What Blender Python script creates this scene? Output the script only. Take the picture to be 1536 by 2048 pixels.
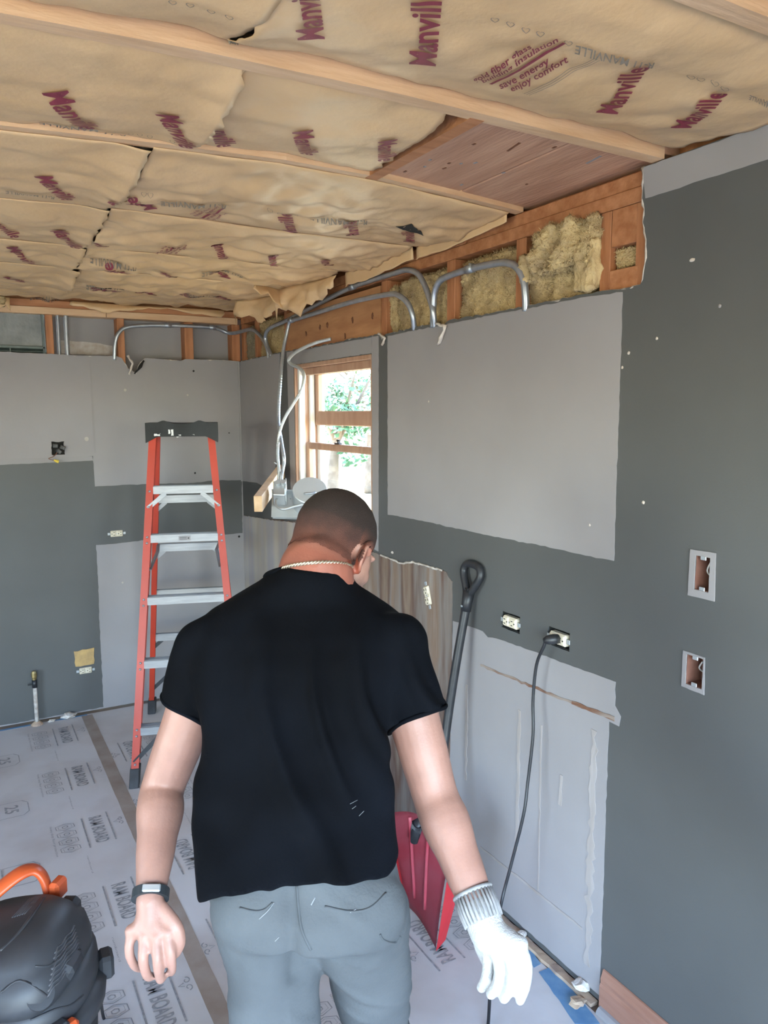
import bpy, bmesh, math, random
from mathutils import Vector, Matrix, noise, Quaternion
random.seed(7)
V = Vector
SC = bpy.context.scene
COL = SC.collection
for o in list(bpy.data.objects): bpy.data.objects.remove(o)

# ------------------------------------------------------------------ camera
F_PX, PITCH, ROLL, YAW = 1534.28, 0.128681, -0.0028364, 0.509197
CAM = V((-1.55069, -4.5798, 1.73))
FWD = V((math.sin(YAW)*math.cos(PITCH), math.cos(YAW)*math.cos(PITCH), -math.sin(PITCH)))
_r = V((math.cos(YAW), -math.sin(YAW), 0)); _u = _r.cross(FWD)
RGT = _r*math.cos(ROLL) + _u*math.sin(ROLL)
UPV = -_r*math.sin(ROLL) + _u*math.cos(ROLL)
cd = bpy.data.cameras.new('camera'); co = bpy.data.objects.new('camera', cd); COL.objects.link(co)
cd.sensor_fit = 'HORIZONTAL'; cd.sensor_width = 36; cd.lens = F_PX/1536*36
cd.clip_start = 0.05; cd.clip_end = 500
m = Matrix((RGT, UPV, -FWD)).transposed().to_4x4(); m.translation = CAM
co.matrix_world = m
SC.camera = co

# ------------------------------------------------------------------ sky, sun, exposure
SC.view_settings.view_transform = 'Standard'; SC.view_settings.look = 'None'
SC.view_settings.gamma = 1.0; SC.view_settings.use_curve_mapping = False
SC.view_settings.exposure = 2.92
SC.cycles.use_denoising = True
SC.cycles.max_bounces = 10; SC.cycles.diffuse_bounces = 6
SC.cycles.sample_clamp_indirect = 6.0
wd = bpy.data.worlds.new('sky'); SC.world = wd; wd.use_nodes = True
nt = wd.node_tree; bg = nt.nodes['Background']
sky = nt.nodes.new('ShaderNodeTexSky'); sky.sky_type = 'NISHITA'
sky.sun_disc = False; sky.sun_elevation = math.radians(52); sky.sun_rotation = math.radians(25)
sky.air_density = 1.0; sky.dust_density = 0.7; sky.ozone_density = 0.6
nt.links.new(sky.outputs[0], bg.inputs[0]); bg.inputs[1].default_value = 0.58
sl = bpy.data.lights.new('sun', 'SUN'); sl.energy = 7.2; sl.angle = math.radians(1); sl.color = (1, .93, .84)
so = bpy.data.objects.new('sun', sl); COL.objects.link(so)
so.rotation_euler = (math.radians(38), 0, math.radians(168))     # high sun behind the back wall
def portal(name, loc, rot, sx, sy):
    l = bpy.data.lights.new(name, 'AREA'); l.shape = 'RECTANGLE'; l.size = sx; l.size_y = sy; l.cycles.is_portal = True
    o = bpy.data.objects.new(name, l); COL.objects.link(o); o.location = loc; o.rotation_euler = rot
ROOM_L, ROOM_R = -4.4, -5.7                      # left wall x, rear wall y
REAR_OPEN = (-3.2, -0.15, 0.05, 2.08)            # glass door behind the camera  (x0,x1,z0,z1)
LEFT_OPEN = (-4.6, -2.5, 0.25, 2.05)             # big window in the left wall   (y0,y1,z0,z1)
portal('rear_portal', ((REAR_OPEN[0]+REAR_OPEN[1])/2, ROOM_R-.05, 1.05), (math.radians(90), 0, math.radians(0)), REAR_OPEN[1]-REAR_OPEN[0], 2.0)
portal('left_portal', (ROOM_L-.05, (LEFT_OPEN[0]+LEFT_OPEN[1])/2, 1.15), (math.radians(90), 0, math.radians(-90)), LEFT_OPEN[1]-LEFT_OPEN[0], 1.8)
portal('window_portal', (0.2, -1.28, 1.57), (math.radians(90), 0, math.radians(90)), 0.84, 0.8)

# ------------------------------------------------------------------ pixel helpers (where a sight line meets a real plane)
def ray(px, py): return FWD + RGT*((px-768)/F_PX) + UPV*((1024-py)/F_PX)
def RW(px, py, x=0.0): d = ray(px, py); return CAM + d*((x-CAM.x)/d.x)
def BW(px, py, y=0.0): d = ray(px, py); return CAM + d*((y-CAM.y)/d.y)
def FL(px, py, z=0.0): d = ray(px, py); return CAM + d*((z-CAM.z)/d.z)
def AT(px, py, d): return CAM + ray(px, py)*d

# ------------------------------------------------------------------ material helpers
def mat(name, col, rough=.7, col2=None, scale=8., detail=6., lo=.35, hi=.65, bump=0., bscale=None, metal=0., stretch=(1,1,1), sheen=0., spec=.5, coat=0.):
    m = bpy.data.materials.new(name); m.use_nodes = True; n = m.node_tree; b = n.nodes['Principled BSDF']
    b.inputs['Roughness'].default_value = rough; b.inputs['Metallic'].default_value = metal
    b.inputs['Specular IOR Level'].default_value = spec
    if sheen: b.inputs['Sheen Weight'].default_value = sheen; b.inputs['Sheen Roughness'].default_value = .4
    if coat: b.inputs['Coat Weight'].default_value = coat; b.inputs['Coat Roughness'].default_value = .25
    b.inputs['Base Color'].default_value = (*col, 1)
    tc = n.nodes.new('ShaderNodeTexCoord'); mp = n.nodes.new('ShaderNodeMapping'); mp.inputs['Scale'].default_value = stretch
    n.links.new(tc.outputs['Object'], mp.inputs['Vector'])
    if col2:
        no = n.nodes.new('ShaderNodeTexNoise'); no.inputs['Scale'].default_value = scale; no.inputs['Detail'].default_value = detail
        n.links.new(mp.outputs[0], no.inputs['Vector'])
        r = n.nodes.new('ShaderNodeValToRGB'); r.color_ramp.elements[0].position = lo; r.color_ramp.elements[1].position = hi
        r.color_ramp.elements[0].color = (*col, 1); r.color_ramp.elements[1].color = (*col2, 1)
        n.links.new(no.outputs[0], r.inputs[0]); n.links.new(r.outputs[0], b.inputs['Base Color'])
    if bump:
        nb = n.nodes.new('ShaderNodeTexNoise'); nb.inputs['Scale'].default_value = bscale or scale*4; nb.inputs['Detail'].default_value = 5
        n.links.new(mp.outputs[0], nb.inputs['Vector'])
        bp = n.nodes.new('ShaderNodeBump'); bp.inputs['Strength'].default_value = bump; bp.inputs['Distance'].default_value = .01
        n.links.new(nb.outputs[0], bp.inputs['Height']); n.links.new(bp.outputs[0], b.inputs['Normal'])
    return m
def streak_mat(name, cols, scale=5., stretch=(1,1,.12), rough=.7, bump=.2):
    m = mat(name, cols[0], rough, cols[1], scale, 5, .3, .7, bump, scale*3, stretch=stretch)
    r = [x for x in m.node_tree.nodes if x.type == 'VALTORGB'][0].color_ramp
    for i, c in enumerate(cols[2:]):
        e = r.elements.new(.3+.4*(i+1)/(len(cols)-1)); e.color = (*c, 1)
    return m
WOOD = dict(col2=(.42,.20,.10), scale=6, lo=.3, hi=.7, bump=.15)
M = {}
M['paint']   = mat('grey wall paint', (.083,.085,.085), .55, (.091,.093,.093), 3, bump=.04, bscale=160, spec=.3)
M['bare']    = mat('bare drywall', (.25,.236,.243), .85, (.282,.268,.275), 2.2, bump=.05, bscale=60)
M['bareb']   = mat('bare drywall aged', (.235,.222,.228), .85, (.272,.26,.266), 1.6, bump=.05, bscale=60)
M['paper']   = mat('torn drywall paper', (.62,.58,.54), .9, (.42,.34,.28), 25, bump=.4)
M['gypsum']  = mat('gypsum edge', (.66,.62,.58), .9, (.42,.36,.31), 30, bump=.5)
M['stud']    = mat('old fir framing', (.30,.112,.042), .65, (.43,.19,.085), 5, stretch=(1,6,6), bump=.2, bscale=12)
M['studv']   = mat('old fir stud', (.28,.105,.04), .65, (.42,.18,.08), 5, stretch=(6,6,1), bump=.2, bscale=12)
M['studx']   = mat('old fir joist', (.52,.325,.185), .6, (.60,.40,.245), 5, stretch=(1,8,8), bump=.2, bscale=12)
M['deck']    = mat('roof deck board', (.36,.185,.115), .7, (.47,.27,.175), 3, stretch=(7,1,4), bump=.25, bscale=14)
M['ply']     = mat('plywood header', (.30,.13,.055), .6, (.42,.21,.095), 4, stretch=(1,1,5), bump=.2)
M['knot']    = mat('wood knot', (.10,.035,.015), .7, (.17,.06,.025), 30)
M['kraft']   = mat('kraft facing', (.54,.355,.19), .42, (.59,.40,.225), 5, bump=.28, bscale=20, spec=.4)
M['print']   = mat('maroon print', (.165,.018,.035), .5, (.21,.03,.05), 60)
M['stencil'] = mat('grey stencil ink', (.16,.135,.11), .7, (.26,.21,.16), 80)
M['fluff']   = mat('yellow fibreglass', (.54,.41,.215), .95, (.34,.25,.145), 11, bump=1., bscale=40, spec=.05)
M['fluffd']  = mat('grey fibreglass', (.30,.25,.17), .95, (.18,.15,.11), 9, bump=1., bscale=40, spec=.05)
M['emt']     = mat('galvanised conduit', (.34,.37,.42), .35, (.42,.45,.50), 30, metal=.75)
M['steel']   = mat('galvanised sheet', (.44,.47,.50), .42, (.52,.55,.58), 8, metal=.55, bump=.03)
M['dark']    = mat('dark void', (.012,.011,.010), .9)
M['board']   = mat('dusty floor board', (.60,.59,.595), .75, (.46,.42,.405), 2.3, 7, .45, .72, bump=.08, bscale=30)
M['sub']     = mat('subfloor', (.27,.20,.165), .8, (.36,.31,.28), 4, bump=.2)
M['tapeb']   = mat('brown seam tape', (.30,.235,.195), .6, (.37,.32,.285), 9)
M['floorink']= mat('floor board ink', (.25,.25,.26), .8, (.43,.43,.44), 60, lo=.4, hi=.75)
M['btape']   = mat('blue painters tape', (.09,.22,.40), .6, (.16,.30,.46), 18)
M['frame']   = mat('window wood', (.36,.20,.13), .5, (.44,.27,.18), 6, stretch=(6,6,1), bump=.1)
M['track']   = mat('window vinyl track', (.72,.72,.70), .4)
M['ivory']   = mat('ivory device', (.66,.60,.48), .4, (.56,.50,.38), 40)
M['black']   = mat('black plastic', (.012,.013,.016), .45, (.022,.023,.027), 20)
M['box']     = mat('rusty box inside', (.16,.065,.045), .7, (.24,.12,.09), 20)
M['basew']   = mat('stained baseboard', (.26,.125,.085), .4, (.33,.175,.125), 6, stretch=(6,.8,6), bump=.08)

# ------------------------------------------------------------------ mesh helpers
BASE = {}
def finish(name, bm, m, parent=None, smooth=False, mods=None):
    me = bpy.data.meshes.new(name)
    bmesh.ops.recalc_face_normals(bm, faces=bm.faces[:])
    bm.to_mesh(me); bm.free()
    return link(name, me, m, parent, smooth)
def link(name, me, m, parent=None, smooth=False):
    xs = [v.co for v in me.vertices]
    lo = V((min(v.x for v in xs), min(v.y for v in xs), min(v.z for v in xs))); hi = V((max(v.x for v in xs), max(v.y for v in xs), max(v.z for v in xs)))
    b = V(((lo.x+hi.x)/2, (lo.y+hi.y)/2, lo.z))
    me.transform(Matrix.Translation(-b))
    if isinstance(m, str): m = M[m]
    if m and not me.materials: me.materials.append(m)
    if smooth: me.polygons.foreach_set('use_smooth', [True]*len(me.polygons))
    o = bpy.data.objects.new(name, me); COL.objects.link(o); o.location = b; BASE[o.name] = b
    if parent: setp(o, parent)
    return o
def setp(o, parent):
    o.parent = parent; o.matrix_parent_inverse = Matrix.Translation(-BASE[parent.name])
def empty(name, loc):
    o = bpy.data.objects.new(name, None); COL.objects.link(o); o.location = loc; o.empty_display_size = .1; BASE[o.name] = V(loc); return o
def tag(o, label, cat, group=None):
    o['label'] = label; o['category'] = cat
    if group: o['group'] = group
    return o
def struct(o): o['kind'] = 'structure'; return o
def B(bm, c, s, rot=None, bev=0.):
    """box centre c size s, rot = 3x3 matrix"""
    r = bmesh.ops.create_cube(bm, size=1.0); vs = r['verts']
    for v in vs: v.co = V((v.co.x*s[0], v.co.y*s[1], v.co.z*s[2]))
    if bev:
        es = list({e for v in vs for e in v.link_edges})
        rr = bmesh.ops.bevel(bm, geom=es, offset=bev, segments=1, affect='EDGES'); vs = list({v for f in rr['faces'] for v in f.verts} | {v for v in vs if v.is_valid})
    for v in vs:
        if rot: v.co = rot @ v.co
        v.co += V(c)
    return vs
def box(name, lo, hi, m, parent=None, bev=0.):
    bm = bmesh.new(); lo, hi = V(lo), V(hi)
    B(bm, (lo+hi)/2, hi-lo, bev=bev); return finish(name, bm, m, parent)
def frame_of(t, ref=V((0,0,1))):
    t = t.normalized()
    if abs(t.dot(ref)) > .97: ref = V((1,0,0)) if abs(t.x) < .9 else V((0,1,0))
    a = ref.cross(t).normalized(); return a, t.cross(a).normalized()
def T(bm, pts, r, seg=10, cap=True, ref=V((0,0,1)), flat=1.0):
    """tube through pts, r number or list; flat squeezes the second axis"""
    n = len(pts); pts = [V(p) for p in pts]; rs = r if isinstance(r, (list, tuple)) else [r]*n
    rings = []; pa = None
    for i in range(n):
        t = (pts[min(i+1, n-1)]-pts[max(i-1, 0)]).normalized()
        if pa is None: a, b = frame_of(t, ref)
        else:
            a = (pa - t*pa.dot(t)); a = a.normalized() if a.length > 1e-6 else frame_of(t, ref)[0]; b = t.cross(a).normalized()
        pa = a
        rings.append([bm.verts.new(pts[i] + a*math.cos(2*math.pi*k/seg)*rs[i] + b*math.sin(2*math.pi*k/seg)*rs[i]*flat) for k in range(seg)])
    for i in range(n-1):
        for k in range(seg):
            bm.faces.new((rings[i][k], rings[i][(k+1) % seg], rings[i+1][(k+1) % seg], rings[i+1][k]))
    if cap: bm.faces.new(rings[0][::-1]); bm.faces.new(rings[-1])
    return rings
def spline(pts, n=8):
    pts = [V(p) for p in pts]; out = []
    for i in range(len(pts)-1):
        p0, p1, p2, p3 = pts[max(i-1, 0)], pts[i], pts[i+1], pts[min(i+2, len(pts)-1)]
        for k in range(n):
            t = k/n; out.append(.5*((2*p1)+(p2-p0)*t+(2*p0-5*p1+4*p2-p3)*t*t+(3*p1-p0-3*p2+p3)*t**3))
    return out+[pts[-1]]
def tube(name, pts, r, m, parent=None, seg=10, n=6, smooth=True, flat=1.):
    bm = bmesh.new(); T(bm, spline(pts, n) if n > 1 else pts, r, seg, flat=flat); return finish(name, bm, m, parent, smooth)
def slab(bm, outer, holes, off, weld=True):
    """flat polygon (3D points) with holes, extruded by vector off"""
    loops = []
    for lp in [outer]+holes:
        vs = [bm.verts.new(p) for p in lp]
        loops.append([bm.edges.new((vs[i], vs[(i+1) % len(vs)])) for i in range(len(vs))])
    r = bmesh.ops.triangle_fill(bm, use_beauty=True, use_dissolve=False, edges=[e for l in loops for e in l])
    fs = [g for g in r['geom'] if isinstance(g, bmesh.types.BMFace)]
    ex = bmesh.ops.extrude_face_region(bm, geom=fs)
    for v in [g for g in ex['geom'] if isinstance(g, bmesh.types.BMVert)]: v.co += V(off)
def plate(name, outer, off, m, parent=None, holes=[]):
    bm = bmesh.new(); slab(bm, outer, holes, off); return finish(name, bm, m, parent)
def jag(pts, step=.02, amp=.003, closed=True, seed=0):
    """subdivide and roughen an outline in its own plane (component with no spread stays put)"""
    pts = [V(p) for p in pts]; out = []; n = len(pts); flat = [max(p[i] for p in pts)-min(p[i] for p in pts) < 1e-4 for i in range(3)]
    for i in range(n if closed else n-1):
        a, b = pts[i], pts[(i+1) % n]; k = max(1, int((b-a).length/step))
        for j in range(k):
            p = a.lerp(b, j/k); q = noise.noise_vector(p*47+V((seed, seed*.3, 0)))*amp
            if j == 0: q *= .3
            for c in range(3):
                if flat[c]: q[c] = 0
            out.append(p+q)
    if not closed: out.append(pts[-1])
    return out
def blob(name, lo, hi, m, parent=None, amp=.02, sc=14., n=20, seed=0, fine=.006):
    """soft displaced box: fibreglass"""
    lo, hi = V(lo), V(hi); c = (lo+hi)/2; h = (hi-lo)/2
    bm = bmesh.new(); bmesh.ops.create_cube(bm, size=2.0); bmesh.ops.subdivide_edges(bm, edges=bm.edges[:], cuts=n, use_grid_fill=True)
    for v in bm.verts:
        d = V(v.co); l = max(abs(d.x), abs(d.y), abs(d.z)); s = d.length
        q = d*(1-.14*(s-l))
        p = V((q.x*h.x, q.y*h.y, q.z*h.z))+c
        w = noise.noise(p*sc+V((seed, 0, seed)))*amp + noise.noise(p*sc*4+V((0, seed, 0)))*amp*.35 + noise.noise(p*sc*13)*fine
        nrm = V((d.x/h.x if abs(d.x) > .95 else 0, d.y/h.y if abs(d.y) > .95 else 0, d.z/h.z if abs(d.z) > .95 else 0))
        if nrm.length: p += nrm.normalized()*w
        v.co = p
    return finish(name, bm, m, parent, True)
_tc = {}
def text_mesh(s, bold=0.0):
    k = (s, bold)
    if k in _tc: return _tc[k]
    c = bpy.data.curves.new('lettering', 'FONT'); c.body = s; c.resolution_u = 3; c.offset = bold; c.space_character = 1.0 if bold < .02 else 1.02
    o = bpy.data.objects.new('lettering', c); COL.objects.link(o)
    bpy.context.view_layer.update()
    me = bpy.data.meshes.new_from_object(o.evaluated_get(bpy.context.evaluated_depsgraph_get()))
    vs = [tuple(v.co) for v in me.vertices]; fs = [tuple(p.vertices) for p in me.polygons]
    bpy.data.objects.remove(o); bpy.data.curves.remove(c); bpy.data.meshes.remove(me)
    x0 = min(v[0] for v in vs); x1 = max(v[0] for v in vs)
    _tc[k] = ([((v[0]-x0)/(x1-x0), v[1]/.72) for v in vs], fs); return _tc[k]
def lettering(name, s, O, E, Tp, surf, m, parent, bold=.02, lift=.0016, maxe=.03, cut=None):
    """text whose baseline runs O->E and whose capitals reach Tp, laid on the surface surf(point)->(point, normal)"""
    vs, fs = text_mesh(s, bold); O, E, Tp = V(O), V(E), V(Tp); bm = bmesh.new()
    bv = [bm.verts.new(O+(E-O)*x+(Tp-O)*y) for x, y in vs]
    for f in fs:
        try: bm.faces.new([bv[i] for i in f])
        except ValueError: pass
    bmesh.ops.remove_doubles(bm, verts=bm.verts[:], dist=1e-6)
    bmesh.ops.triangulate(bm, faces=bm.faces[:])
    for _ in range(3):
        le = [e for e in bm.edges if e.calc_length() > maxe]
        if not le: break
        bmesh.ops.subdivide_edges(bm, edges=le, cuts=1); bmesh.ops.triangulate(bm, faces=bm.faces[:])
    for v in bm.verts:
        p, nn = surf(v.co); v.co = p+nn*lift
    me = bpy.data.meshes.new(name); bm.to_mesh(me); bm.free()
    return link(name, me, m, parent)
def poly_print(name, pts2, O, E, Tp, surf, m, parent, lift=.0016):
    """closed flat outlines (list of point lists in u,v) drawn as thin line loops"""
    O, E, Tp = V(O), V(E), V(Tp); bm = bmesh.new()
    for lp, w in pts2:
        n = len(lp); P = [O+(E-O)*x+(Tp-O)*y for x, y in lp]; c = sum(P, V())/n
        a = [bm.verts.new(p) for p in P]; b = [bm.verts.new(c+(p-c)*(1-w/max((p-c).length, 1e-5))) for p in P]
        for i in range(n): bm.faces.new((a[i], a[(i+1) % n], b[(i+1) % n], b[i]))
    for v in bm.verts:
        p, nn = surf(v.co); v.co = p+nn*lift
    me = bpy.data.meshes.new(name); bm.to_mesh(me); bm.free(); return link(name, me, m, parent)
# ================================================================== FLOOR
ZC = 2.34
floor = struct(box('floor', (ROOM_L, ROOM_R, -.12), (.12, .12, -.006), 'sub'))
# ================================================================== RIGHT WALL (x = 0)
def yz(Y, Z, x=0.): return V((x, Y, Z))
cut = [(0,2.042),(-.30,2.047),(-.52,2.049),(-.746,2.053),(-1.05,2.046),(-1.45,2.051),(-1.747,2.05),(-1.79,2.028),(-1.82,2.046),(-2.2,2.052),(-2.23,2.035),(-2.27,2.052),(-2.6,2.051),(-2.95,2.054),(-3.09,2.05),(-3.143,2.052)]
edge = jag([yz(*p) for p in cut], .018, .006, closed=False, seed=3)
side = jag([yz(-3.143,2.052), yz(-3.158,2.10), yz(-3.149,2.19), yz(-3.136,2.338)], .014, .007, closed=False, seed=5)
outer = [yz(0,.012)] + edge + side[1:] + [yz(ROOM_R,2.338), yz(ROOM_R,.012)]
def rect_px(x0, y0, x1, y1, f=RW):   # four corners through pixel corners
    return [f(x0,y0), f(x1,y0), f(x1,y1), f(x0,y1)]
WIN = (-1.70, -.855, 1.18, 1.975)
hole_win = [yz(WIN[0],WIN[2]), yz(WIN[1],WIN[2]), yz(WIN[1],WIN[3]), yz(WIN[0],WIN[3])]
def yzrect(Y0, Y1, Z0, Z1, seed=0, amp=.002): return jag([yz(Y0,Z0), yz(Y1,Z0), yz(Y1,Z1), yz(Y0,Z1)], .012, amp, seed=seed)
HOLES = dict(out_a=(-2.697,-2.602,1.022,1.078), out_b=(-2.926,-2.830,1.026,1.082), sw_a=(-3.394,-3.352,1.302,1.386), sw_b=(-3.389,-3.340,1.060,1.136), out_c=(-2.20,-2.10,.995,1.075))
bm = bmesh.new()
slab(bm, outer, [hole_win]+[yzrect(*h, seed=i) for i, h in enumerate(HOLES.values())], (.013,0,0))
wall_right = struct(finish('wall_right', bm, 'paint'))
ext = plate('light_stop_panel', [yz(.12,-.1,.125), yz(.12,2.45,.125), yz(ROOM_R,2.45,.125), yz(ROOM_R,-.1,.125)], (.03,0,0), 'bareb', wall_right, [[V((.125,p.y,p.z)) for p in hole_win]])  # unseen outer panel, added to stop daylight leaking through the wall
# crumbled gypsum lip along the cut
def lip(name, pts, m, parent, w=.012, t=.006, off=V((-1,0,0)), seed=0):
    bm = bmesh.new(); ps = jag(pts, .012, .005, closed=False, seed=seed)
    T(bm, ps, [w*(.35+.65*abs(noise.noise(p*40+V((seed,1,2))))) for p in ps], 6); return finish(name, bm, m, parent, True)
lip('torn_edge', [p+V((.004,0,-.002)) for p in edge], 'gypsum', wall_right, .007, seed=1)
lip('torn_edge', [p+V((.004,0,0)) for p in side], 'gypsum', wall_right, .010, seed=2)
lip('torn_edge', [RW(872,648,-.004), RW(890,652,-.01), RW(884,670,-.012), RW(876,688,-.004)], 'paper', wall_right, .012, seed=4)
lip('torn_edge', [RW(757,668,-.004), RW(770,676,-.01), RW(764,690,-.006)], 'paper', wall_right, .012, seed=6)
# bare patches (unpainted drywall, 1 mm proud of nothing but the missing paint)
def patch(name, pts, m, parent, amp=.003, step=.02, x=-.0012, seed=0, axis='x', th=.0012):
    if axis == 'x': P = [V((x, p.y, p.z)) for p in pts]; off = (th,0,0)
    else: P = [V((p.x, x, p.z)) for p in pts]; off = (0,th,0)
    return plate(name, jag(P, step, amp, seed=seed), off, m, parent)
def rwp(*q): return [RW(*a) for a in q]
patch('bare_patch', rwp((480.5,724),(560,706),(557,830),(553,905),(549,974),(530,973),(512,965),(484,962)), 'bare', wall_right, seed=1)
patch('casing_strip', [yz(-.765,2.045), yz(-.852,2.046), yz(-.852,1.19), yz(-.79,1.19)], 'bare', wall_right, seed=2)
patch('casing_strip', [yz(-.853,2.043), yz(-1.702,2.043), yz(-1.702,1.978), yz(-.853,1.976)], 'bareb', wall_right, seed=3)
patch('casing_strip', [yz(-1.703,2.045), yz(-1.762,2.044), yz(-1.753,1.143), yz(-1.703,1.15)], 'bare', wall_right, seed=4)
patch('bare_patch', rwp((775.5,672),(900,647),(1172,594),(1246,584),(1244,640),(1228,1122),(1100,1095),(960,1067),(850,1043),(776,1029)), 'bare', wall_right, amp=.004, seed=5)
# lower white panel, 3 mm thick skim of old board with dirt lines
patch('bare_patch', [yz(-2.318,.975), yz(-2.5,.982), yz(-2.53,.968), yz(-2.6,.978), yz(-3.112,.992), yz(-3.112,.925), yz(-3.135,.9), yz(-3.13,.87), yz(-3.092,.872), yz(-3.094,.03), yz(-2.3,.03)], 'bare', wall_right, amp=.004, seed=6)
M['scuff'] = streak_mat('brown adhesive stain', [(.22,.15,.12),(.31,.26,.235),(.15,.065,.035),(.25,.20,.17)], 14, (1,.35,1), .9, .5)
M['scuffw'] = mat('faint glue stain', (.33,.305,.30), .9, (.27,.235,.215), 12, bump=.2, stretch=(1,1,.2))
def line_mark(name, a, b, w, m, seed=0, x=-.0028):
    a, b = V(a), V(b); d = (b-a).normalized(); n = V((1,0,0)).cross(d)
    return patch(name, [a-n*w, b-n*w, b+n*w, a+n*w], m, wall_right, amp=w*1.3, step=.02, x=x, seed=seed, th=.0014)
line_mark('glue_line', RW(962,1330), RW(1230,1440), .004, 'scuff', 1)
line_mark('glue_line', RW(1145,1404), RW(1230,1436), .005, 'scuff', 2, -.0034)
line_mark('glue_line', RW(962,1694), RW(1166,1858), .004, 'scuffw', 3)
line_mark('glue_line', RW(1190,1460), RW(1175,1930), .011, 'scuffw', 4)
line_mark('glue_line', RW(1040,1420), RW(1034,1700), .007, 'scuffw', 5)
line_mark('glue_line', RW(935,1370), RW(932,1560), .006, 'scuffw', 6)
line_mark('glue_line', RW(1084,1450), RW(1077,1780), .003, 'scuffw', 7)
line_mark('glue_line', RW(1124,1550), RW(1120,1610), .006, 'scuffw', 8)
# exposed old adhesive field (from the corner to the lower white panel)
M['glue'] = streak_mat('old adhesive field', [(.13,.075,.055),(.27,.235,.21),(.20,.15,.115),(.105,.06,.045),(.19,.165,.15),(.19,.13,.095)], 6.5, (1,1,.13), .85, .5)
M['gluep'] = streak_mat('pale adhesive field', [(.35,.29,.25),(.38,.355,.35),(.30,.285,.30),(.39,.35,.30)], 6, (1,1,.06), .85, .3)
patch('adhesive_field', [yz(-.006,1.098), yz(-.5,1.13), yz(-.922,1.165), yz(-1.30,1.135), yz(-1.74,1.134), yz(-1.95,1.128), yz(-2.05,1.15), yz(-2.273,1.15), yz(-2.314,1.12), yz(-2.314,.98), yz(-2.30,.02), yz(-.006,.02)], 'glue', wall_right, amp=.006, seed=9, x=-.0030, th=.003)
patch('adhesive_field', [yz(-.007,1.096), yz(-.5,1.126), yz(-.915,1.16), yz(-.95,.6), yz(-.93,.02), yz(-.007,.02)], 'gluep', wall_right, amp=.006, seed=10, x=-.0042, th=.001)
lip('torn_edge', [yz(-1.78,1.132,-.004), yz(-1.95,1.126,-.004), yz(-2.05,1.146,-.004), yz(-2.25,1.150,-.004)], 'gypsum', wall_right, .008, seed=8)
# unpainted strip along the ceiling
patch('bare_patch', [yz(-3.137,2.336), yz(-3.15,2.26), yz(-3.482,2.262), yz(-4.2,2.262), yz(ROOM_R,2.262), yz(ROOM_R,2.336)], 'bare', wall_right, amp=.0025, seed=11)
# nail holes and anchors
for i, (px, py, rr) in enumerate([(1385,520,.0045),(1440,612,.0045),(1314,677,.004),(1258,706,.0045),(1287,1005,.005),(1245,735,.004),(858,803,.004),(1180,1050,.004),(785,1105,.006)]):
    p = RW(px, py); bm = bmesh.new(); bmesh.ops.create_icosphere(bm, subdivisions=2, radius=rr)
    for v in bm.verts: v.co = V((v.co.x*.35-.001, v.co.y*(1.8 if i in (0,8) else 1), v.co.z)) + noise.noise_vector(v.co*900)*rr*.2 + p
    finish('wall_anchor', bm, 'bare' if i in (1,) else 'paper', wall_right, True)
# framing above the cut
def stud(name, y0, y1, z0, z1, m='studv', par=wall_right, x0=.014, x1=.10): return box(name, (x0, min(y0,y1), z0), (x1, max(y0,y1), z1), m, par, .002)
for a, b in ((-3.13,-1.62),(-1.62,-.0)): stud('top_plate', a+.001, b-.001, 2.262, 2.30, 'stud')
stud('top_plate', -3.3, -2.35, 2.301, 2.339, 'stud', x0=.02); stud('top_plate', -2.348, 0, 2.301, 2.339, 'stud')
for a, b in ((-.01,-.055),(-.245,-.283),(-.70,-.738),(-1.76,-1.80),(-2.24,-2.29),(-2.625,-2.672),(-2.985,-3.022),(-3.11,-3.2)): stud('stud', a, b, 1.99, 2.261)
box('header_panel', (.012,-1.755,1.985), (.03,-.74,2.245), 'ply', wall_right)
for i, (px, py) in enumerate([(612,668),(640,655),(655,650),(705,640),(745,632),(690,672)]):
    p = RW(px, py, .011); bm = bmesh.new(); bmesh.ops.create_icosphere(bm, subdivisions=2, radius=.010)
    for v in bm.verts: v.co = V((v.co.x*.15, v.co.y*.8, v.co.z*1.4))+p+noise.noise_vector(v.co*300+V((i,0,0)))*.003*V((0,1,1)).length
    finish('knot', bm, 'knot', wall_right, True)
box('blocking', (.015,-3.11,2.165), (.075,-3.023,2.261), 'stud', wall_right, .002)
box('blocking', (.013,-3.12,1.99), (.09,-3.023,2.105), 'stud', wall_right, .002)
for k, (z0, z1) in enumerate(((1.96,2.085),(2.087,2.20),(2.202,2.34))): box('sheathing_board', (.101, ROOM_R, z0), (.118, .0, z1), 'stud', wall_right)
box('sheathing_board', (.101, ROOM_R, 0), (.118, -1.75, 1.959), 'stud', wall_right)
box('sheathing_board', (.101, -.80, 0), (.118, 0, 1.959), 'stud', wall_right)
box('light_seal', (.06, ROOM_R, 2.34), (.12, .12, 2.40), 'stud', wall_right)  # added above the plates to seal out leaking daylight
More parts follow.
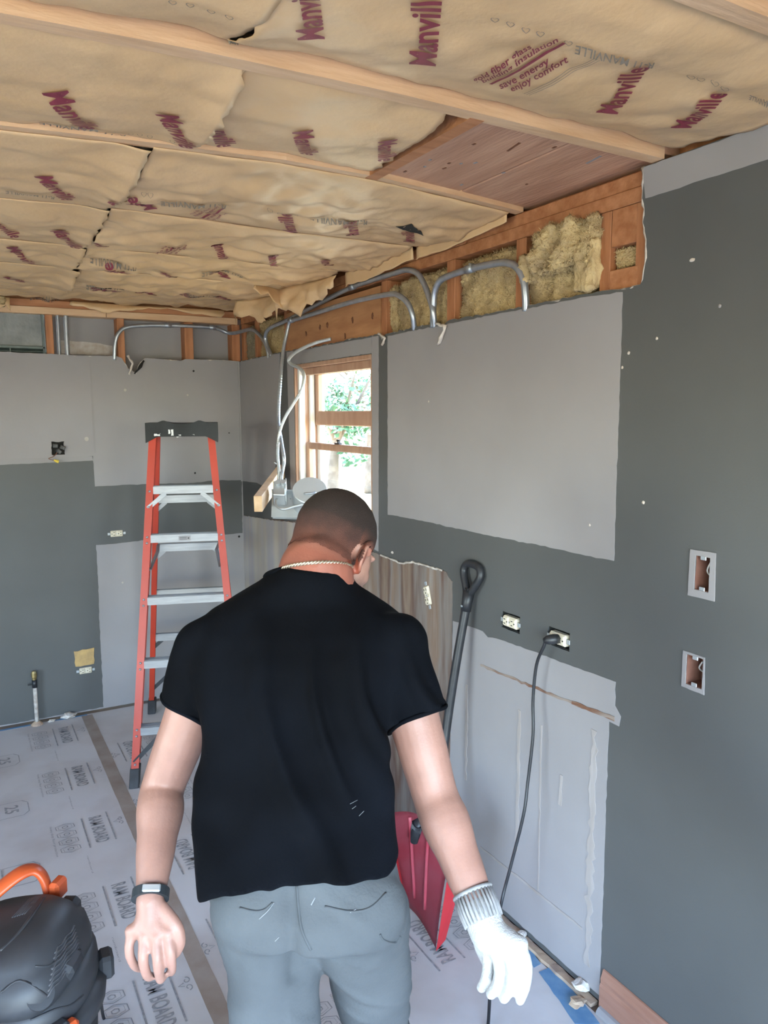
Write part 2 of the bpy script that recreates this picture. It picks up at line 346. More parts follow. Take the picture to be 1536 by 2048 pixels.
# fibreglass in the stud bays
def fibres(o, n, seed, m='fluff', par=None):
    rnd = random.Random(seed); me = o.data; off = BASE[o.name]; bm = bmesh.new(); P = [p for p in me.polygons if p.normal.x < .3]
    if not P: return
    for _ in range(n):
        p = rnd.choice(P); c = p.center+off; t = V((rnd.gauss(0,.5),rnd.gauss(0,1),rnd.gauss(0,1))); nn = p.normal; t = (t-nn*t.dot(nn)*.75).normalized(); b_ = t.cross(nn).normalized(); L = rnd.uniform(.006,.017); w = .0007
        a = c-nn*.001; q = c+t*L*.5+nn*rnd.uniform(.001,.005); e = c+t*L+nn*rnd.uniform(-.001,.006)
        if e.z < 2.056 or q.z < 2.056: continue
        v = [bm.verts.new(x) for x in (a-b_*w,a+b_*w,q+b_*w,q-b_*w,e)]; bm.faces.new(v[:4]); bm.faces.new((v[3],v[2],v[4]))
    if len(bm.faces): f = finish('loose_fibres', bm, m, par or o); f['kind'] = 'stuff'

def fluff(y0, y1, z0, z1, label, seed, m='fluff', x0=.034, amp=.016):
    o = blob('wall_insulation', (x0, y0, z0), (.098, y1, z1), m, None, amp, 16, 40, seed); fibres(o, int(9000*abs(y1-y0)*(z1-z0)/.06), seed, m); tag(o, label, 'insulation', 'fibreglass in the open wall bays'); return o
f1 = fluff(-2.985, -2.672, 2.0, 2.235, 'largest clump of yellow fibreglass in the widest open wall bay', 1, amp=.022)
tf = blob('pulled_tuft', (-.02,-2.98,2.13), (.05,-2.73,2.258), 'fluff', f1, .03, 18, 36, 31); fibres(tf, 6000, 31, 'fluff', f1)
blob('pulled_tuft', (-.012,-2.985,2.06), (.05,-2.91,2.2), 'fluff', f1, .02, 20, 14, 32)
blob('pulled_tuft', (-.012,-2.72,2.12), (.05,-2.67,2.2), 'fluff', f1, .02, 20, 14, 33)
fluff(-2.625, -2.29, 2.0, 2.25, 'dusty yellow fibreglass between the two middle studs over the bare panel', 2)
fluff(-2.24, -1.86, 2.0, 2.245, 'grey and yellow fibreglass behind the looped conduit ends', 3)
fluff(-1.858, -1.80, 2.0, 2.235, 'narrow strip of fibreglass beside the plywood window header', 4)
fluff(-3.11, -3.022, 2.11, 2.16, 'small yellow tuft in the slot between two wall blocks', 5, x0=.03, amp=.008)
fluff(-.69, -.285, 2.0, 2.25, 'pale fibreglass in the wall bay behind the bent conduit near the corner', 6)
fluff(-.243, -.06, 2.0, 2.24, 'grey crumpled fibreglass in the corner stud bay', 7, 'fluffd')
# ------------------------------------------------------------------ window in the right wall
w1 = struct(empty('window_1', (.06, (WIN[0]+WIN[1])/2, WIN[2])))
y0, y1, z0, z1 = WIN
def wbox(name, lo, hi, m='frame', bev=.002): return box(name, lo, hi, m, w1, bev)
wbox('jamb', (.0,y1-.012,z0), (.155,y1+.0,z1)); wbox('jamb', (.0,y0,z0), (.155,y0+.012,z1))
wbox('head_jamb', (.0,y0+.012,z1-.02), (.155,y1-.012,z1)); wbox('sill', (-.01,y0+.012,z0), (.17,y1-.012,z0+.022))
wbox('head_stop', (.03,y0+.012,z1-.055), (.05,y1-.012,z1-.02))
wbox('track', (.014,y1-.034,z0+.022), (.045,y1-.012,z1-.02), 'track'); wbox('track', (.075,y1-.034,z0+.022), (.10,y1-.012,z1-.02), 'track'); wbox('track', (.12,y1-.05,z0+.022), (.15,y1-.012,z1-.02), 'track')
wbox('track', (.014,y0+.012,z0+.022), (.045,y0+.02,z1-.02), 'track')
GL = bpy.data.materials.new('window glass'); GL.use_nodes = True; n = GL.node_tree; n.nodes.clear()
_o = n.nodes.new('ShaderNodeOutputMaterial'); _m = n.nodes.new('ShaderNodeMixShader'); _t = n.nodes.new('ShaderNodeBsdfTransparent'); _g = n.nodes.new('ShaderNodeBsdfGlossy'); _f = n.nodes.new('ShaderNodeFresnel')
_g.inputs['Roughness'].default_value = .02; _t.inputs[0].default_value = (.93,.96,.96,1); _f.inputs[0].default_value = 1.3
_m.inputs[0].default_value = .05; n.links.new(_t.outputs[0], _m.inputs[1]); n.links.new(_g.outputs[0], _m.inputs[2]); n.links.new(_m.outputs[0], _o.inputs[0])
M['glass'] = GL
def sash(name, x, za, zb, rail_b, rail_t, st=.035, th=.03):
    s = empty(name, (x, (y0+y1)/2, za)); setp(s, w1); BASE[s.name] = V((x,(y0+y1)/2,za)); 
    a, b = y0+.021, y1-.036
    for nm, lo, hi in (('stile',(x,a,za),(x+th,a+st,zb)),('stile',(x,b-st,za),(x+th,b,zb)),('rail',(x,a+st,za),(x+th,b-st,za+rail_b)),('rail',(x,a+st,zb-rail_t),(x+th,b-st,zb))): box(nm, lo, hi, 'frame', s, .004)
    box('pane', (x+.012,a+st-.004,za+rail_b-.004), (x+.015,b-st+.004,zb-rail_t+.004), 'glass', s)
    return s
zl = RW(680,893).z   # meeting rail of the lower sash
s_low = sash('lower_sash', .046, z0+.022, RW(675,889,.05).z, .05, .034)
s_up = sash('upper_sash', .101, RW(690,852,.1).z, z1-.02, .072, .03)
# sash lock
lk = RW(672,889,.05); bm = bmesh.new(); B(bm, lk+V((.012,0,.004)), (.02,.05,.008), bev=.002); B(bm, lk+V((.012,-.006,.014)), (.012,.012,.014)); B(bm, lk+V((.006,-.016,.02)), (.01,.03,.008), bev=.002); finish('sash_lock', bm, 'black', s_low)
# ------------------------------------------------------------------ BACK WALL (y = 0)
def xz(X, Z, y=0.): return V((X, y, Z))
bt = [(0,2.042),(-.10,2.047),(-.33,2.046),(-.36,2.035),(-.45,2.04),(-.56,2.046),(-.595,2.01),(-.615,1.955),(-.66,1.985),(-.69,2.04),(-.72,2.052),(-.9,2.047),(-1.1,2.052),(-1.31,2.055),(-1.6,2.055),(-2.4,2.05),(ROOM_L,2.05)]
bedge = jag([xz(*p) for p in bt], .02, .005, closed=False, seed=12)
bh = [(-.806,-.722,1.012,1.072),(-1.085,-1.018,1.505,1.578),(-1.02,-.925,.225,.345)]
def xzrect(X0, X1, Z0, Z1, seed=0, amp=.002): return jag([xz(X0,Z0), xz(X1,Z0), xz(X1,Z1), xz(X0,Z1)], .012, amp, seed=seed)
bm = bmesh.new(); slab(bm, [xz(0,.012)]+bedge+[xz(ROOM_L,.012)], [xzrect(*h, seed=i+20, amp=.002 if i != 1 else .009) for i, h in enumerate(bh)], (0,.013,0))
wall_back = struct(finish('wall_back', bm, 'bare'))
lip('torn_edge', [p+V((0,.004,-.002)) for p in bedge if p.x > -1.7], 'gypsum', wall_back, .007, seed=14)
lip('torn_edge', [xz(-.57,2.03,-.006), xz(-.60,1.985,-.012), xz(-.625,1.955,-.004)], 'dark', wall_back, .012, seed=15)
lip('torn_edge', [xz(-.66,2.055,-.012), xz(-.635,2.01,-.016), xz(-.655,1.95,-.006)], 'paper', wall_back, .012, seed=16)
def bwp(*q): return [BW(*a) for a in q]
patch('painted_area', [xz(ROOM_L,1.495)]+bwp((0,919),(100,917),(186,912),(188,945),(190,973),(290,968),(380,966),(430,961),(483.5,960))+bwp((485,1066),(440,1070),(370,1071),(290,1080),(225,1088),(192,1090),(195,1140),(200,1270),(206,1392))+[xz(-.885,.02), xz(ROOM_L,.02)], 'paint', wall_back, amp=.004, seed=21, axis='y')
patch('pale_strip', bwp((-300,924),(0,918),(184,912.5),(186,921),(0,930),(-300,936)), 'bareb', wall_back, amp=.002, x=-.0022, seed=22, axis='y')
M['stain'] = mat('smoke stain', (.36,.31,.27), .9, (.44,.41,.40), 30)
def bmark(px, py, r, m='stain', sz=1.): 
    p = BW(px, py); pts = [p+V((math.cos(a)*r, 0, math.sin(a)*r*sz)) for a in [i*math.pi/5 for i in range(10)]]
    patch('wall_mark', pts, m, wall_back, amp=r*.5, step=.006, x=-.0024, seed=px, axis='y')
bmark(173,878,.012); bmark(250,780,.008); bmark(375,790,.006); bmark(387,742,.006,'dark'); bmark(390,946,.006,'dark'); bmark(478,1073,.007,'dark'); bmark(458,866,.004,'dark'); bmark(245,1165,.006)
for x in (BW(181,760).x,): patch('board_joint', [xz(x,2.04), xz(x+.008,2.04), xz(x+.01,1.51), xz(x,1.51)], 'bareb', wall_back, amp=.001, x=-.002, seed=30, axis='y')
box('corner_bead', (-.012,-.009,1.31), (-.001,-.0005,2.04), 'bareb', wall_back, .002)
def bstud(a, b, z0=1.97, z1=2.262, y0=.014, y1=.10, nm='stud', m='studv'): return box(nm, (min(a,b), y0, z0), (max(a,b), y1, z1), m, wall_back, .002)
for a, b in ((-1.078,-1.041),(-.707,-.667),(-.326,-.275),(-.038,.012)): bstud(a, b)
for a, b in ((-.76,.0),(-4.3,-.762)): bstud(a, b, 2.263, 2.30, nm='top_plate', m='studx')
for a, b in ((-1.55,.0),(-.0,.1),(-4.3,-1.552)): bstud(a, b, 2.301, 2.339, nm='top_plate', m='stud', y0=.02)
box('sheathing_board', (-1.04,.101,1.9), (.1,.118,2.34), 'bareb', wall_back); box('sheathing_board', (ROOM_L,.101,1.9), (-1.36,.118,2.34), 'bareb', wall_back); box('sheathing_board', (ROOM_L,.101,0), (.118,.118,1.899), 'stud', wall_back)
patch('water_stain', [xz(-1.0,2.06), xz(-.72,2.06), xz(-.72,2.115), xz(-.85,2.13), xz(-1.0,2.135)], 'stain', wall_back, amp=.006, x=.0995, seed=41, axis='y')
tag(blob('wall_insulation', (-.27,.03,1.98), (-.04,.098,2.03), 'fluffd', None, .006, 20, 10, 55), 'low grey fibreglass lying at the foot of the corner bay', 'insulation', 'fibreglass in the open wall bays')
box('light_seal', (ROOM_L, .06, 2.34), (.06, .12, 2.40), 'stud', wall_back)  # closure added to block light leaking in at the ceiling edge
# high window in the back wall
w2 = struct(empty('window_2', (-1.25,.05,2.0)))
M['wframe'] = mat('green aluminium', (.075,.10,.095), .5, (.11,.14,.13), 20); M['frost'] = mat('dusty wired glass', (.13,.14,.145), .45, (.24,.25,.25), 7, 8, .35, .7, bump=.3)
for k in range(2):
    xa = -1.36-.0*k; 
box('pane', (-1.50,.05,2.085), (-1.083,.058,2.262), 'frost', w2)
box('frame_rail', (-1.50,.03,2.078), (-1.083,.075,2.092), 'wframe', w2, .002); box('frame_rail', (-1.50,.03,1.985), (-1.083,.075,2.0), 'wframe', w2, .002)
for k in range(5): 
    bm = bmesh.new(); B(bm, (-1.29,.05,2.012+k*.0145), (.42,.03,.004), Matrix.Rotation(.5,3,'X')); finish('louver', bm, 'wframe', w2)
box('frame_stile', (-1.095,.03,2.0), (-1.083,.075,2.262), 'wframe', w2); box('frame_stile', (-1.26,.035,2.0), (-1.253,.07,2.078), 'wframe', w2)
box('backing', (-1.50,.085,1.98), (-1.08,.09,2.262), 'dark', w2)
box('stile_block', (-1.54,.014,1.97), (-1.50,.10,2.262), 'studv', w2)
# ------------------------------------------------------------------ unseen walls, with the openings the daylight comes through
bm = bmesh.new(); slab(bm, [xz(ROOM_L,0,ROOM_R), xz(.12,0,ROOM_R), xz(.12,2.45,ROOM_R), xz(ROOM_L,2.45,ROOM_R)], [[xz(REAR_OPEN[0],REAR_OPEN[2],ROOM_R), xz(REAR_OPEN[1],REAR_OPEN[2],ROOM_R), xz(REAR_OPEN[1],REAR_OPEN[3],ROOM_R), xz(REAR_OPEN[0],REAR_OPEN[3],ROOM_R)]], (0,-.12,0)); wall_rear = struct(finish('wall_rear', bm, 'bare'))
bm = bmesh.new(); slab(bm, [yz(.12,0,ROOM_L), yz(ROOM_R-.12,0,ROOM_L), yz(ROOM_R-.12,2.45,ROOM_L), yz(.12,2.45,ROOM_L)], [[yz(LEFT_OPEN[0],LEFT_OPEN[2],ROOM_L), yz(LEFT_OPEN[1],LEFT_OPEN[2],ROOM_L), yz(LEFT_OPEN[1],LEFT_OPEN[3],ROOM_L), yz(LEFT_OPEN[0],LEFT_OPEN[3],ROOM_L)]], (-.12,0,0)); wall_left = struct(finish('wall_left', bm, 'bare'))
d1 = struct(empty('door_1', ((REAR_OPEN[0]+REAR_OPEN[1])/2, ROOM_R-.06, .05)))
for xa in (REAR_OPEN[0], (REAR_OPEN[0]+REAR_OPEN[1])/2-.03, REAR_OPEN[1]-.06): box('stile', (xa, ROOM_R-.09, .05), (xa+.06, ROOM_R-.04, 2.05), 'track', d1)
for za in (.05, 1.97): box('rail', (REAR_OPEN[0], ROOM_R-.088, za), (REAR_OPEN[1], ROOM_R-.042, za+.08), 'track', d1)
w3 = struct(empty('window_3', (ROOM_L-.06, (LEFT_OPEN[0]+LEFT_OPEN[1])/2, LEFT_OPEN[2])))
for ya in (LEFT_OPEN[0], (LEFT_OPEN[0]+LEFT_OPEN[1])/2-.03, LEFT_OPEN[1]-.06): box('stile', (ROOM_L-.09, ya, LEFT_OPEN[2]), (ROOM_L-.04, ya+.06, LEFT_OPEN[3]), 'track', w3)
for za in (LEFT_OPEN[2], LEFT_OPEN[3]-.06): box('rail', (ROOM_L-.088, LEFT_OPEN[0], za), (ROOM_L-.042, LEFT_OPEN[1], za+.06), 'track', w3)
# ================================================================== CEILING: joists, roof deck, kraft-faced batts
ceiling = struct(box('ceiling', (ROOM_L-.6, ROOM_R-.6, 2.40), (.75, .6, 2.50), 'deck'))
JY = [-5.69,-5.05,-4.35,-3.732,-3.19,-2.69,-2.085,-1.505,-1.035,-.46]
def joist(pts, w=.038, z0=ZC, z1=2.40, m='studx'):
    bm = bmesh.new(); rs = []
    for x, y in pts: rs.append([bm.verts.new((x, y+a*w/2, b)) for a, b in ((-1,z0),(1,z0),(1,z1),(-1,z1))])
    for i in range(len(rs)-1):
        for k in range(4): bm.faces.new((rs[i][k], rs[i][(k+1)%4], rs[i+1][(k+1)%4], rs[i+1][k]))
    bm.faces.new(rs[0]); bm.faces.new(rs[-1][::-1])
    return finish('joist', bm, m, ceiling)
JP = {-3.19:[(ROOM_L,-3.16),(-1.45,-3.17),(-1.15,-3.195),(-.75,-3.205),(.0,-3.185)], -2.69:[(ROOM_L,-2.60),(-1.42,-2.655),(-1.1,-2.705),(-.8,-2.735),(-.54,-2.725),(-.26,-2.68),(.02,-2.63)], -2.085:[(ROOM_L,-2.0),(-1.39,-2.065),(-1.1,-2.105),(-.8,-2.10),(-.46,-2.075),(0,-2.085)], -.46:[(ROOM_L,-.42),(-1.3,-.44),(-.88,-.5),(-.4,-.5),(0,-.44)]}
for y in JY: joist(JP.get(y, [(ROOM_L,y),(-1.,y),(0,y)]))
def jy(y, x):
    P = JP.get(y)
    if not P: return y
    for (xa,ya),(xb,yb) in zip(P, P[1:]):
        if xa <= x <= xb: return ya+(yb-ya)*(x-xa)/(xb-xa)
    return P[-1][1] if x > P[-1][0] else P[0][1]
# exposed roof deck in the open end of one bay
ZD = ZC+.014
for xa, xb in ((-.528,-.2485),(-.2415,.06)): box('deck_board', (xa, -3.20, ZD), (xb, -2.62, ZD+.03), 'deck', ceiling, .003)
bm = bmesh.new(); B(bm, (-.548,-2.955,ZC+.027), (.036,.47,.056)); finish('blocking', bm, 'stud', ceiling)
for i in range(14):
    x = random.uniform(-.5,-.03); y = random.uniform(-3.12,-2.72); bm = bmesh.new(); L = random.choice((.008,.012,.06 if i < 3 else .01))
    B(bm, (x,y,ZD-.0006), (.006,L,.0012), Matrix.Rotation(random.uniform(-.2,.2),3,'Z')); finish('scrape', bm, 'bareb' if i % 2 else 'knot', ceiling)
# batts
def mkpaper(x0, x1, ya, yb, rec, bulge, wr, seed, droop0=0., droop1=0., tilt=0., flange=False):
    def f(x, y):
        fo = .007 if flange else .02; a, b = jy(ya, x)+fo, jy(yb, x)-fo; s = min(1, max(0, (y-a)/(b-a))); p = 4*s*(1-s)
        z = (ZC-.0022-bulge*p) if flange else (ZC+.006+rec*(1-p**.35)-bulge*p)
        wm = p**.5 if flange else 1.
        z += wm*wr*(noise.noise(V((x*5,y*7,seed)))*.9+noise.noise(V((x*13,y*16,seed+3)))*.35+noise.noise(V((x*31,y*35,seed+9)))*.10-abs(noise.noise(V((x*9+y*6,y*9-x*4,seed+5))))*.45)
        # stapled creases running in from the edges
        e = max(0, 1-min(s,1-s)/.22); z += wm*wr*.55*e*e*noise.noise(V((x*14,seed,s*2)))
        if droop0: z -= droop0*math.exp(-((x-x0)/.05)**2)*(.5+p*.5)
        if droop1: z -= droop1*math.exp(-((x-x1)/.05)**2)*(.5+p*.5)
        return min(z, 2.376 if not flange else (ZC-.0015 if min(s,1-s) < .06 else 2.376))
    return f
BATTS = []
def batt(x0, x1, ya, yb, label, seed, rec=.03, bulge=.012, wr=.012, d0=0., d1=0., slant=0., tilt=0., flange=False):
    f = mkpaper(x0, x1, ya, yb, rec, bulge, wr, seed, d0, d1, tilt, flange); fo = .0075 if flange else .0205
    nx = max(30, int((x1-x0)/.012)); ny = 46; bm = bmesh.new(); g = []
    for i in range(nx+1):
        row = []
        for j in range(ny+1):
            x = x0+(x1-x0)*i/nx; s = j/ny
            if i in (0, nx): x += noise.noise(V((s*14, seed, i)))*.012
            x += slant*(s-.5)*(1 if True else 0)
            a, b = jy(ya, min(x,0))+fo, jy(yb, min(x,0))-fo; y = a+(b-a)*s
            row.append(bm.verts.new((x, y, f(x, y))))
        g.append(row)
    for i in range(nx):
        for j in range(ny): bm.faces.new((g[i][j], g[i][j+1], g[i+1][j+1], g[i+1][j]))
    ex = bmesh.ops.extrude_face_region(bm, geom=bm.faces[:])
    for v in [q for q in ex['geom'] if isinstance(q, bmesh.types.BMVert)]: v.co.z = v.co.z+.0015
    o = finish('insulation_batt', bm, 'kraft', None, True); tag(o, label, 'insulation', 'kraft-faced batts between the ceiling joists')
    # fibreglass body above the facing
    a = max(jy(ya, x) for x in (x0,(x0+x1)/2,min(x1,0)))+.03; b = min(jy(yb, x) for x in (x0,(x0+x1)/2,min(x1,0)))-.03
    box('fibreglass_core', (x0+.01+abs(slant), a, 2.38), (x1-.01-abs(slant), b, 2.398), 'fluffd', o)
    def surf(p, f=f): return V((p.x, p.y, f(p.x, p.y))), V((0,0,-1))
    BATTS.append((o, surf)); return o, surf
SX = -1.09
A2 = batt(SX-.004, -.005, -3.732, -3.19, 'tan insulation batt beside the wall, with the gold fiber glass print', 1, .04, .014, .013, d0=.012, slant=-.02)
A1 = batt(-4.38, SX-.005, -3.732, -3.19, 'tan insulation batt at the upper left, in the foremost bay past the seam', 2, .035, .012, .012, d1=.014, slant=-.02)
A3 = batt(-2.2, -.005, -4.35, -3.732, 'tan insulation batt across the extreme upper right picture corner', 3, .03, .012, .012)
batt(-4.38, -2.21, -4.35, -3.732, 'tan insulation batt overhead at the far left of the second bay', 23, .03, .012, .012)
B1 = batt(-4.38, -1.03, -3.19, -2.69, 'tan insulation batt with a toothed torn seam, left of the plank opening', 4, .004, .014, .010, d1=.02, slant=.03)
B2 = batt(-1.035, -.59, -3.19, -2.69, 'short tan insulation batt ending at the exposed roof planks', 5, .012, .012, .010, slant=.03)
C1 = batt(-4.38, -1.11, -2.69, -2.085, 'tan insulation batt left of the gaping seam in the third bay', 6, .012, .016, .016, d1=.02, flange=True)
C2 = batt(-1.105, -.02, -2.69, -2.085, 'tan insulation batt with a rip near the wall, behind the roof planks', 7, .012, .02, .026, flange=True)
D1 = batt(-4.38, -1.10, -2.085, -1.505, 'tan insulation batt, left one of the fourth bay', 8, .008, .016, .018, d1=.018, flange=True)
D2 = batt(-1.095, -.03, -2.085, -1.505, 'wrinkled tan batt, right one of the fourth bay, sagging at the wall', 9, .008, .022, .034, flange=True)
E1 = batt(-4.38, -1.08, -1.505, -1.035, 'tan insulation batt, left one of the fifth bay', 10, .006, .014, .022, d1=.02, flange=True)
E2 = batt(-1.075, -.04, -1.505, -1.035, 'wrinkled tan batt, right one of the fifth bay, ending in a crumpled flap', 11, .006, .018, .036, flange=True)
F1 = batt(-4.38, -1.04, -1.035, -.46, 'tan insulation batt, left one of the bay next to the back wall plate', 12, .004, .016, .028, d1=.03, flange=True)
F2 = batt(-1.035, -.05, -1.035, -.46, 'wrinkled tan batt, right one of the bay next to the back wall plate', 13, .004, .02, .034, flange=True)
G2 = batt(-4.38, -.06, -.46, .0, 'tan insulation batt drooping over the back wall plate', 14, .004, .01, .026)
batt(-4.38, -.005, -5.05, -4.35, 'tan insulation batt straight above the camera, out of frame', 51, .02, .012, .01)
batt(-4.38, -.005, -5.69, -5.05, 'tan insulation batt nearest the rear glass door, out of frame', 52, .02, .012, .01)
# hanging paper flaps at the wall ends
def flap(parent, pts, drop, seed, amp=.02, n=24, m='kraft', out=V((-1,0,0)), curl=.03):
    """paper strip hanging from the polyline pts by drop (list), with crumples"""
    bm = bmesh.new(); P = spline(pts, 6); g = []
    for i, p in enumerate(P):
        t = i/(len(P)-1); dz = drop[0]+(drop[-1]-drop[0])*t if len(drop) == 2 else drop[min(int(t*(len(drop)-1)), len(drop)-2)]*(1-(t*(len(drop)-1))%1)+drop[min(int(t*(len(drop)-1))+1, len(drop)-1)]*((t*(len(drop)-1))%1)
        row = []
        for k in range(9):
            s = k/8; q = p+V((0,0,-dz*s))+out*(curl*math.sin(s*2.2))
            q += noise.noise_vector(q*14+V((seed,0,0)))*amp*s+noise.noise_vector(q*40+V((seed,0,0)))*amp*.25*s
            row.append(bm.verts.new(q))
        g.append(row)
    for i in range(len(g)-1):
        for k in range(8): bm.faces.new((g[i][k], g[i][k+1], g[i+1][k+1], g[i+1][k]))
    ex = bmesh.ops.extrude_face_region(bm, geom=bm.faces[:])
    for v in [q for q in ex['geom'] if isinstance(q, bmesh.types.BMVert)]: v.co += V((.0015,.0015,0))
    return finish('paper_flap', bm, m, parent, True)
flap(C2[0], [(-.02,-2.62,2.345),(-.02,-2.45,2.345),(-.02,-2.25,2.34),(-.02,-2.09,2.335)], [.03,.045,.05,.045], 1, .006, curl=.0)
flap(D2[0], [(-.02,-2.06,2.34),(-.03,-1.9,2.335),(-.03,-1.7,2.33),(-.03,-1.52,2.33)], [.045,.055,.06,.05], 2, .008, curl=.0)
flap(E2[0], [(-.04,-1.45,2.33),(-.07,-1.3,2.325),(-.10,-1.15,2.325),(-.14,-1.0,2.32)], [.05,.10,.13,.08], 3, .045, curl=.01)
flap(E2[0], [(-.30,-1.12,2.325),(-.20,-1.06,2.32),(-.10,-1.0,2.32)], [.02,.06,.12], 4, .03, curl=.02, out=V((0,-1,0)))
flap(F2[0], [(-.05,-.98,2.33),(-.10,-.85,2.325),(-.12,-.7,2.32),(-.20,-.55,2.32)], [.05,.10,.12,.05], 5, .045, curl=.01)
flap(G2[0], [(-.95,-.03,2.335),(-.8,-.05,2.33),(-.6,-.05,2.33),(-.4,-.04,2.335),(-.1,-.03,2.335)], [.02,.05,.03,.02,.05], 6, .02, curl=.02, out=V((0,-1,0)))
lo_ = flap(G2[0], [(-1.5,-.06,2.335),(-1.38,-.07,2.33),(-1.25,-.06,2.33)], [.05,.07,.03], 7, .02, curl=.02, out=V((0,-1,0)))
blob('pulled_tuft', (-1.45,-.10,2.285), (-1.27,-.02,2.33), 'fluff', G2[0], .015, 20, 12, 70)
# rips
bm = bmesh.new(); slab(bm, jag([V((-.30,-2.42,0)),V((-.26,-2.45,0)),V((-.20,-2.40,0)),V((-.16,-2.36,0)),V((-.24,-2.38,0))],.01,.004,seed=3), [], (0,0,.001))
for v in bm.verts: v.co.z += C2[1](v.co)[0].z-.003
finish('rip', bm, 'dark', C2[0])
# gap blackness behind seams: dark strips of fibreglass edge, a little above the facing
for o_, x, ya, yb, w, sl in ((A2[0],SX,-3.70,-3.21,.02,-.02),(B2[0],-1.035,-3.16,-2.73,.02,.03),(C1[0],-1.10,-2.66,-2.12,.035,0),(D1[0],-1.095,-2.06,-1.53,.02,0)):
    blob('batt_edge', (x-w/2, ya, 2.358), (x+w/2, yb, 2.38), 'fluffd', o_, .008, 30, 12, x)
# ------------------------------------------------------------------ printing on the kraft facing
Z_ = ZC-.004
def cpt(q): return FL(q[0], q[1], Z_)
def ink(b, s, O, E, T_, m='print', bold=.022, mirror=False):
    return lettering('printed_lettering', s, cpt(O), cpt(E), cpt(T_), b[1], M[m], b[0], bold, .0048, .016)
MV = [ (B1,'Manville',(84,178),(163,260),(136,176)), (B1,'Manville',(311,220),(361,291),(358,219)), (B2,'nville',(419,258),(436,295),(463,257)),
 (B2,'Manville',(585,258),(602,313),(627,253)), (B2,'Manville',(757,274),(757,320),(796,269)),
 (C1,'Manville',(68,341),(126,387),(105,340)), (C2,'Manville',(314,415),(270,368),(288,416)), (C2,'Manville',(595,449),(582,418),(567,449)), (C2,'Manville',(718,461),(712,430),(692,461)), (C2,'Manville',(830,475),(827,446),(806,475)),
 (D1,'Manville',(-32,430),(24,463),(-6,430)), (D1,'Manville',(99,447),(143,486),(131,447)), (D2,'ville',(185,470),(200,485),(209,470)), (D2,'Manville',(422,481),(440,507),(447,481)), (D2,'Manville',(535,491),(543,521),(557,491)), (D2,'Manville',(640,502),(650,524),(661,503)),
 (E1,'Manville',(12,486),(58,518),(35,486)), (E2,'Manville',(263,543),(222,518),(242,543)), (E2,'Manville',(366,548),(330,529),(347,548)), (E2,'Manville',(461,552),(432,538),(442,552)),
 (F1,'Manville',(5,544),(42,558),(20,544)), (F2,'Manville',(243,583),(190,564),(224,583)), (F2,'Manville',(313,586),(281,572),(296,586)), (F2,'Manville',(398,594),(369,580),(381,594)), (F2,'Manville',(470,598),(440,586),(455,600)),
 (A2,'Manville',(648,66),(632,-60),(594,64)), (A2,'Manville',(870,124),(885,-24),(817,123)), (A2,'Manville',(1234,215),(1300,128),(1191,214)), (A2,'Manville',(1381,246),(1457,184),(1340,244)) ]
for b, s, O, E_, T_ in MV: ink(b, s, O, E_, T_)
# slogan block
ink(A2,'gold fiber glass',(950,160),(1064,91),(943,150),bold=.02); ink(A2,'building insulation',(967,161),(1117,75),(962,153),bold=.02)
ink(A2,'save energy',(1002,174),(1100,118),(995,162),bold=.02); ink(A2,'enjoy comfort',(1024,177),(1137,116),(1018,166),bold=.02)
def bar(b, a, c, w, m='print'):
    P, Q = cpt(a), cpt(c); d = (Q-P).normalized(); n_ = V((-d.y,d.x,0)); bm = bmesh.new(); K = 24; rows = []
    for i in range(K+1):
        p = P.lerp(Q, i/K); row = []
        for sgn in (-1,0,1):
            q = b[1](p+n_*w*sgn)[0]; q.z -= .0048; row.append(bm.verts.new(q))
        rows.append(row)
    for i in range(K):
        for j in (0,1): bm.faces.new((rows[i][j], rows[i][j+1], rows[i+1][j+1], rows[i+1][j]))
    me = bpy.data.meshes.new('print_bar'); bm.to_mesh(me); bm.free(); return link('print_bar', me, M[m], b[0])
bar(A2,(981,164),(1129,78),.0035)
for k in range(3): bar(A2,(1048+k*5,180+k*1.5),(1190+k*5,105+k*2),.0008,'stencil')
# slogan blocks on the far batts, turned the other way round
for b, O, E_, T_ in ((C2,(452,398),(405,405),(448,404)),):
    pass
def block(b, lines, P0, PE, PT):
    """lines of text in a frame: P0 = start of first baseline, PE its end, PT = the step from one line to the next"""
    for k, (s, L) in enumerate(lines):
        O = (P0[0]+PT[0]*k, P0[1]+PT[1]*k); E_ = (O[0]+(PE[0]-P0[0])*L, O[1]+(PE[1]-P0[1])*L); T_ = (O[0]-PT[0]*.62, O[1]-PT[1]*.62)
        if s == '-': bar(b, O, E_, .0035)
        else: ink(b, s, O, E_, T_, bold=.02)
SL = [('gold fiber glass',.85),('building insulation',1),('-',1),('save energy',.7),('enjoy comfort',.8)]
block(C2, SL, (382,424),(428,396),(9,2.0))
block(D2, SL, (370,475),(345,498),(-10,-1.2))
block(C1, [('-',1),('-',1)], (228,372),(216,384),(6,1))
for b, O, E_, T_ in ((A2,(1310,118),(1152,83),(1304,133)), (C2,(452,391),(320,378),(450,401)), (C2,(735,431),(620,415),(733,440)), (B1,(252,268),(78,240),(250,276)), (C1,(108,378),(10,367),(107,385)), (E2,(272,519),(180,509),(270,526)), (F2,(248,567),(172,560),(246,573)), (F2,(432,584),(360,578),(430,590)), (E2,(485,541),(404,535),(483,546)), (G2,(118,606-8),(60,604-8),(117,611-8)), (A2,(1560,205),(1500,184),(1557,214))):
    ink(b, 'R-11 MANVILLE', O, E_, T_, 'stencil', .01)
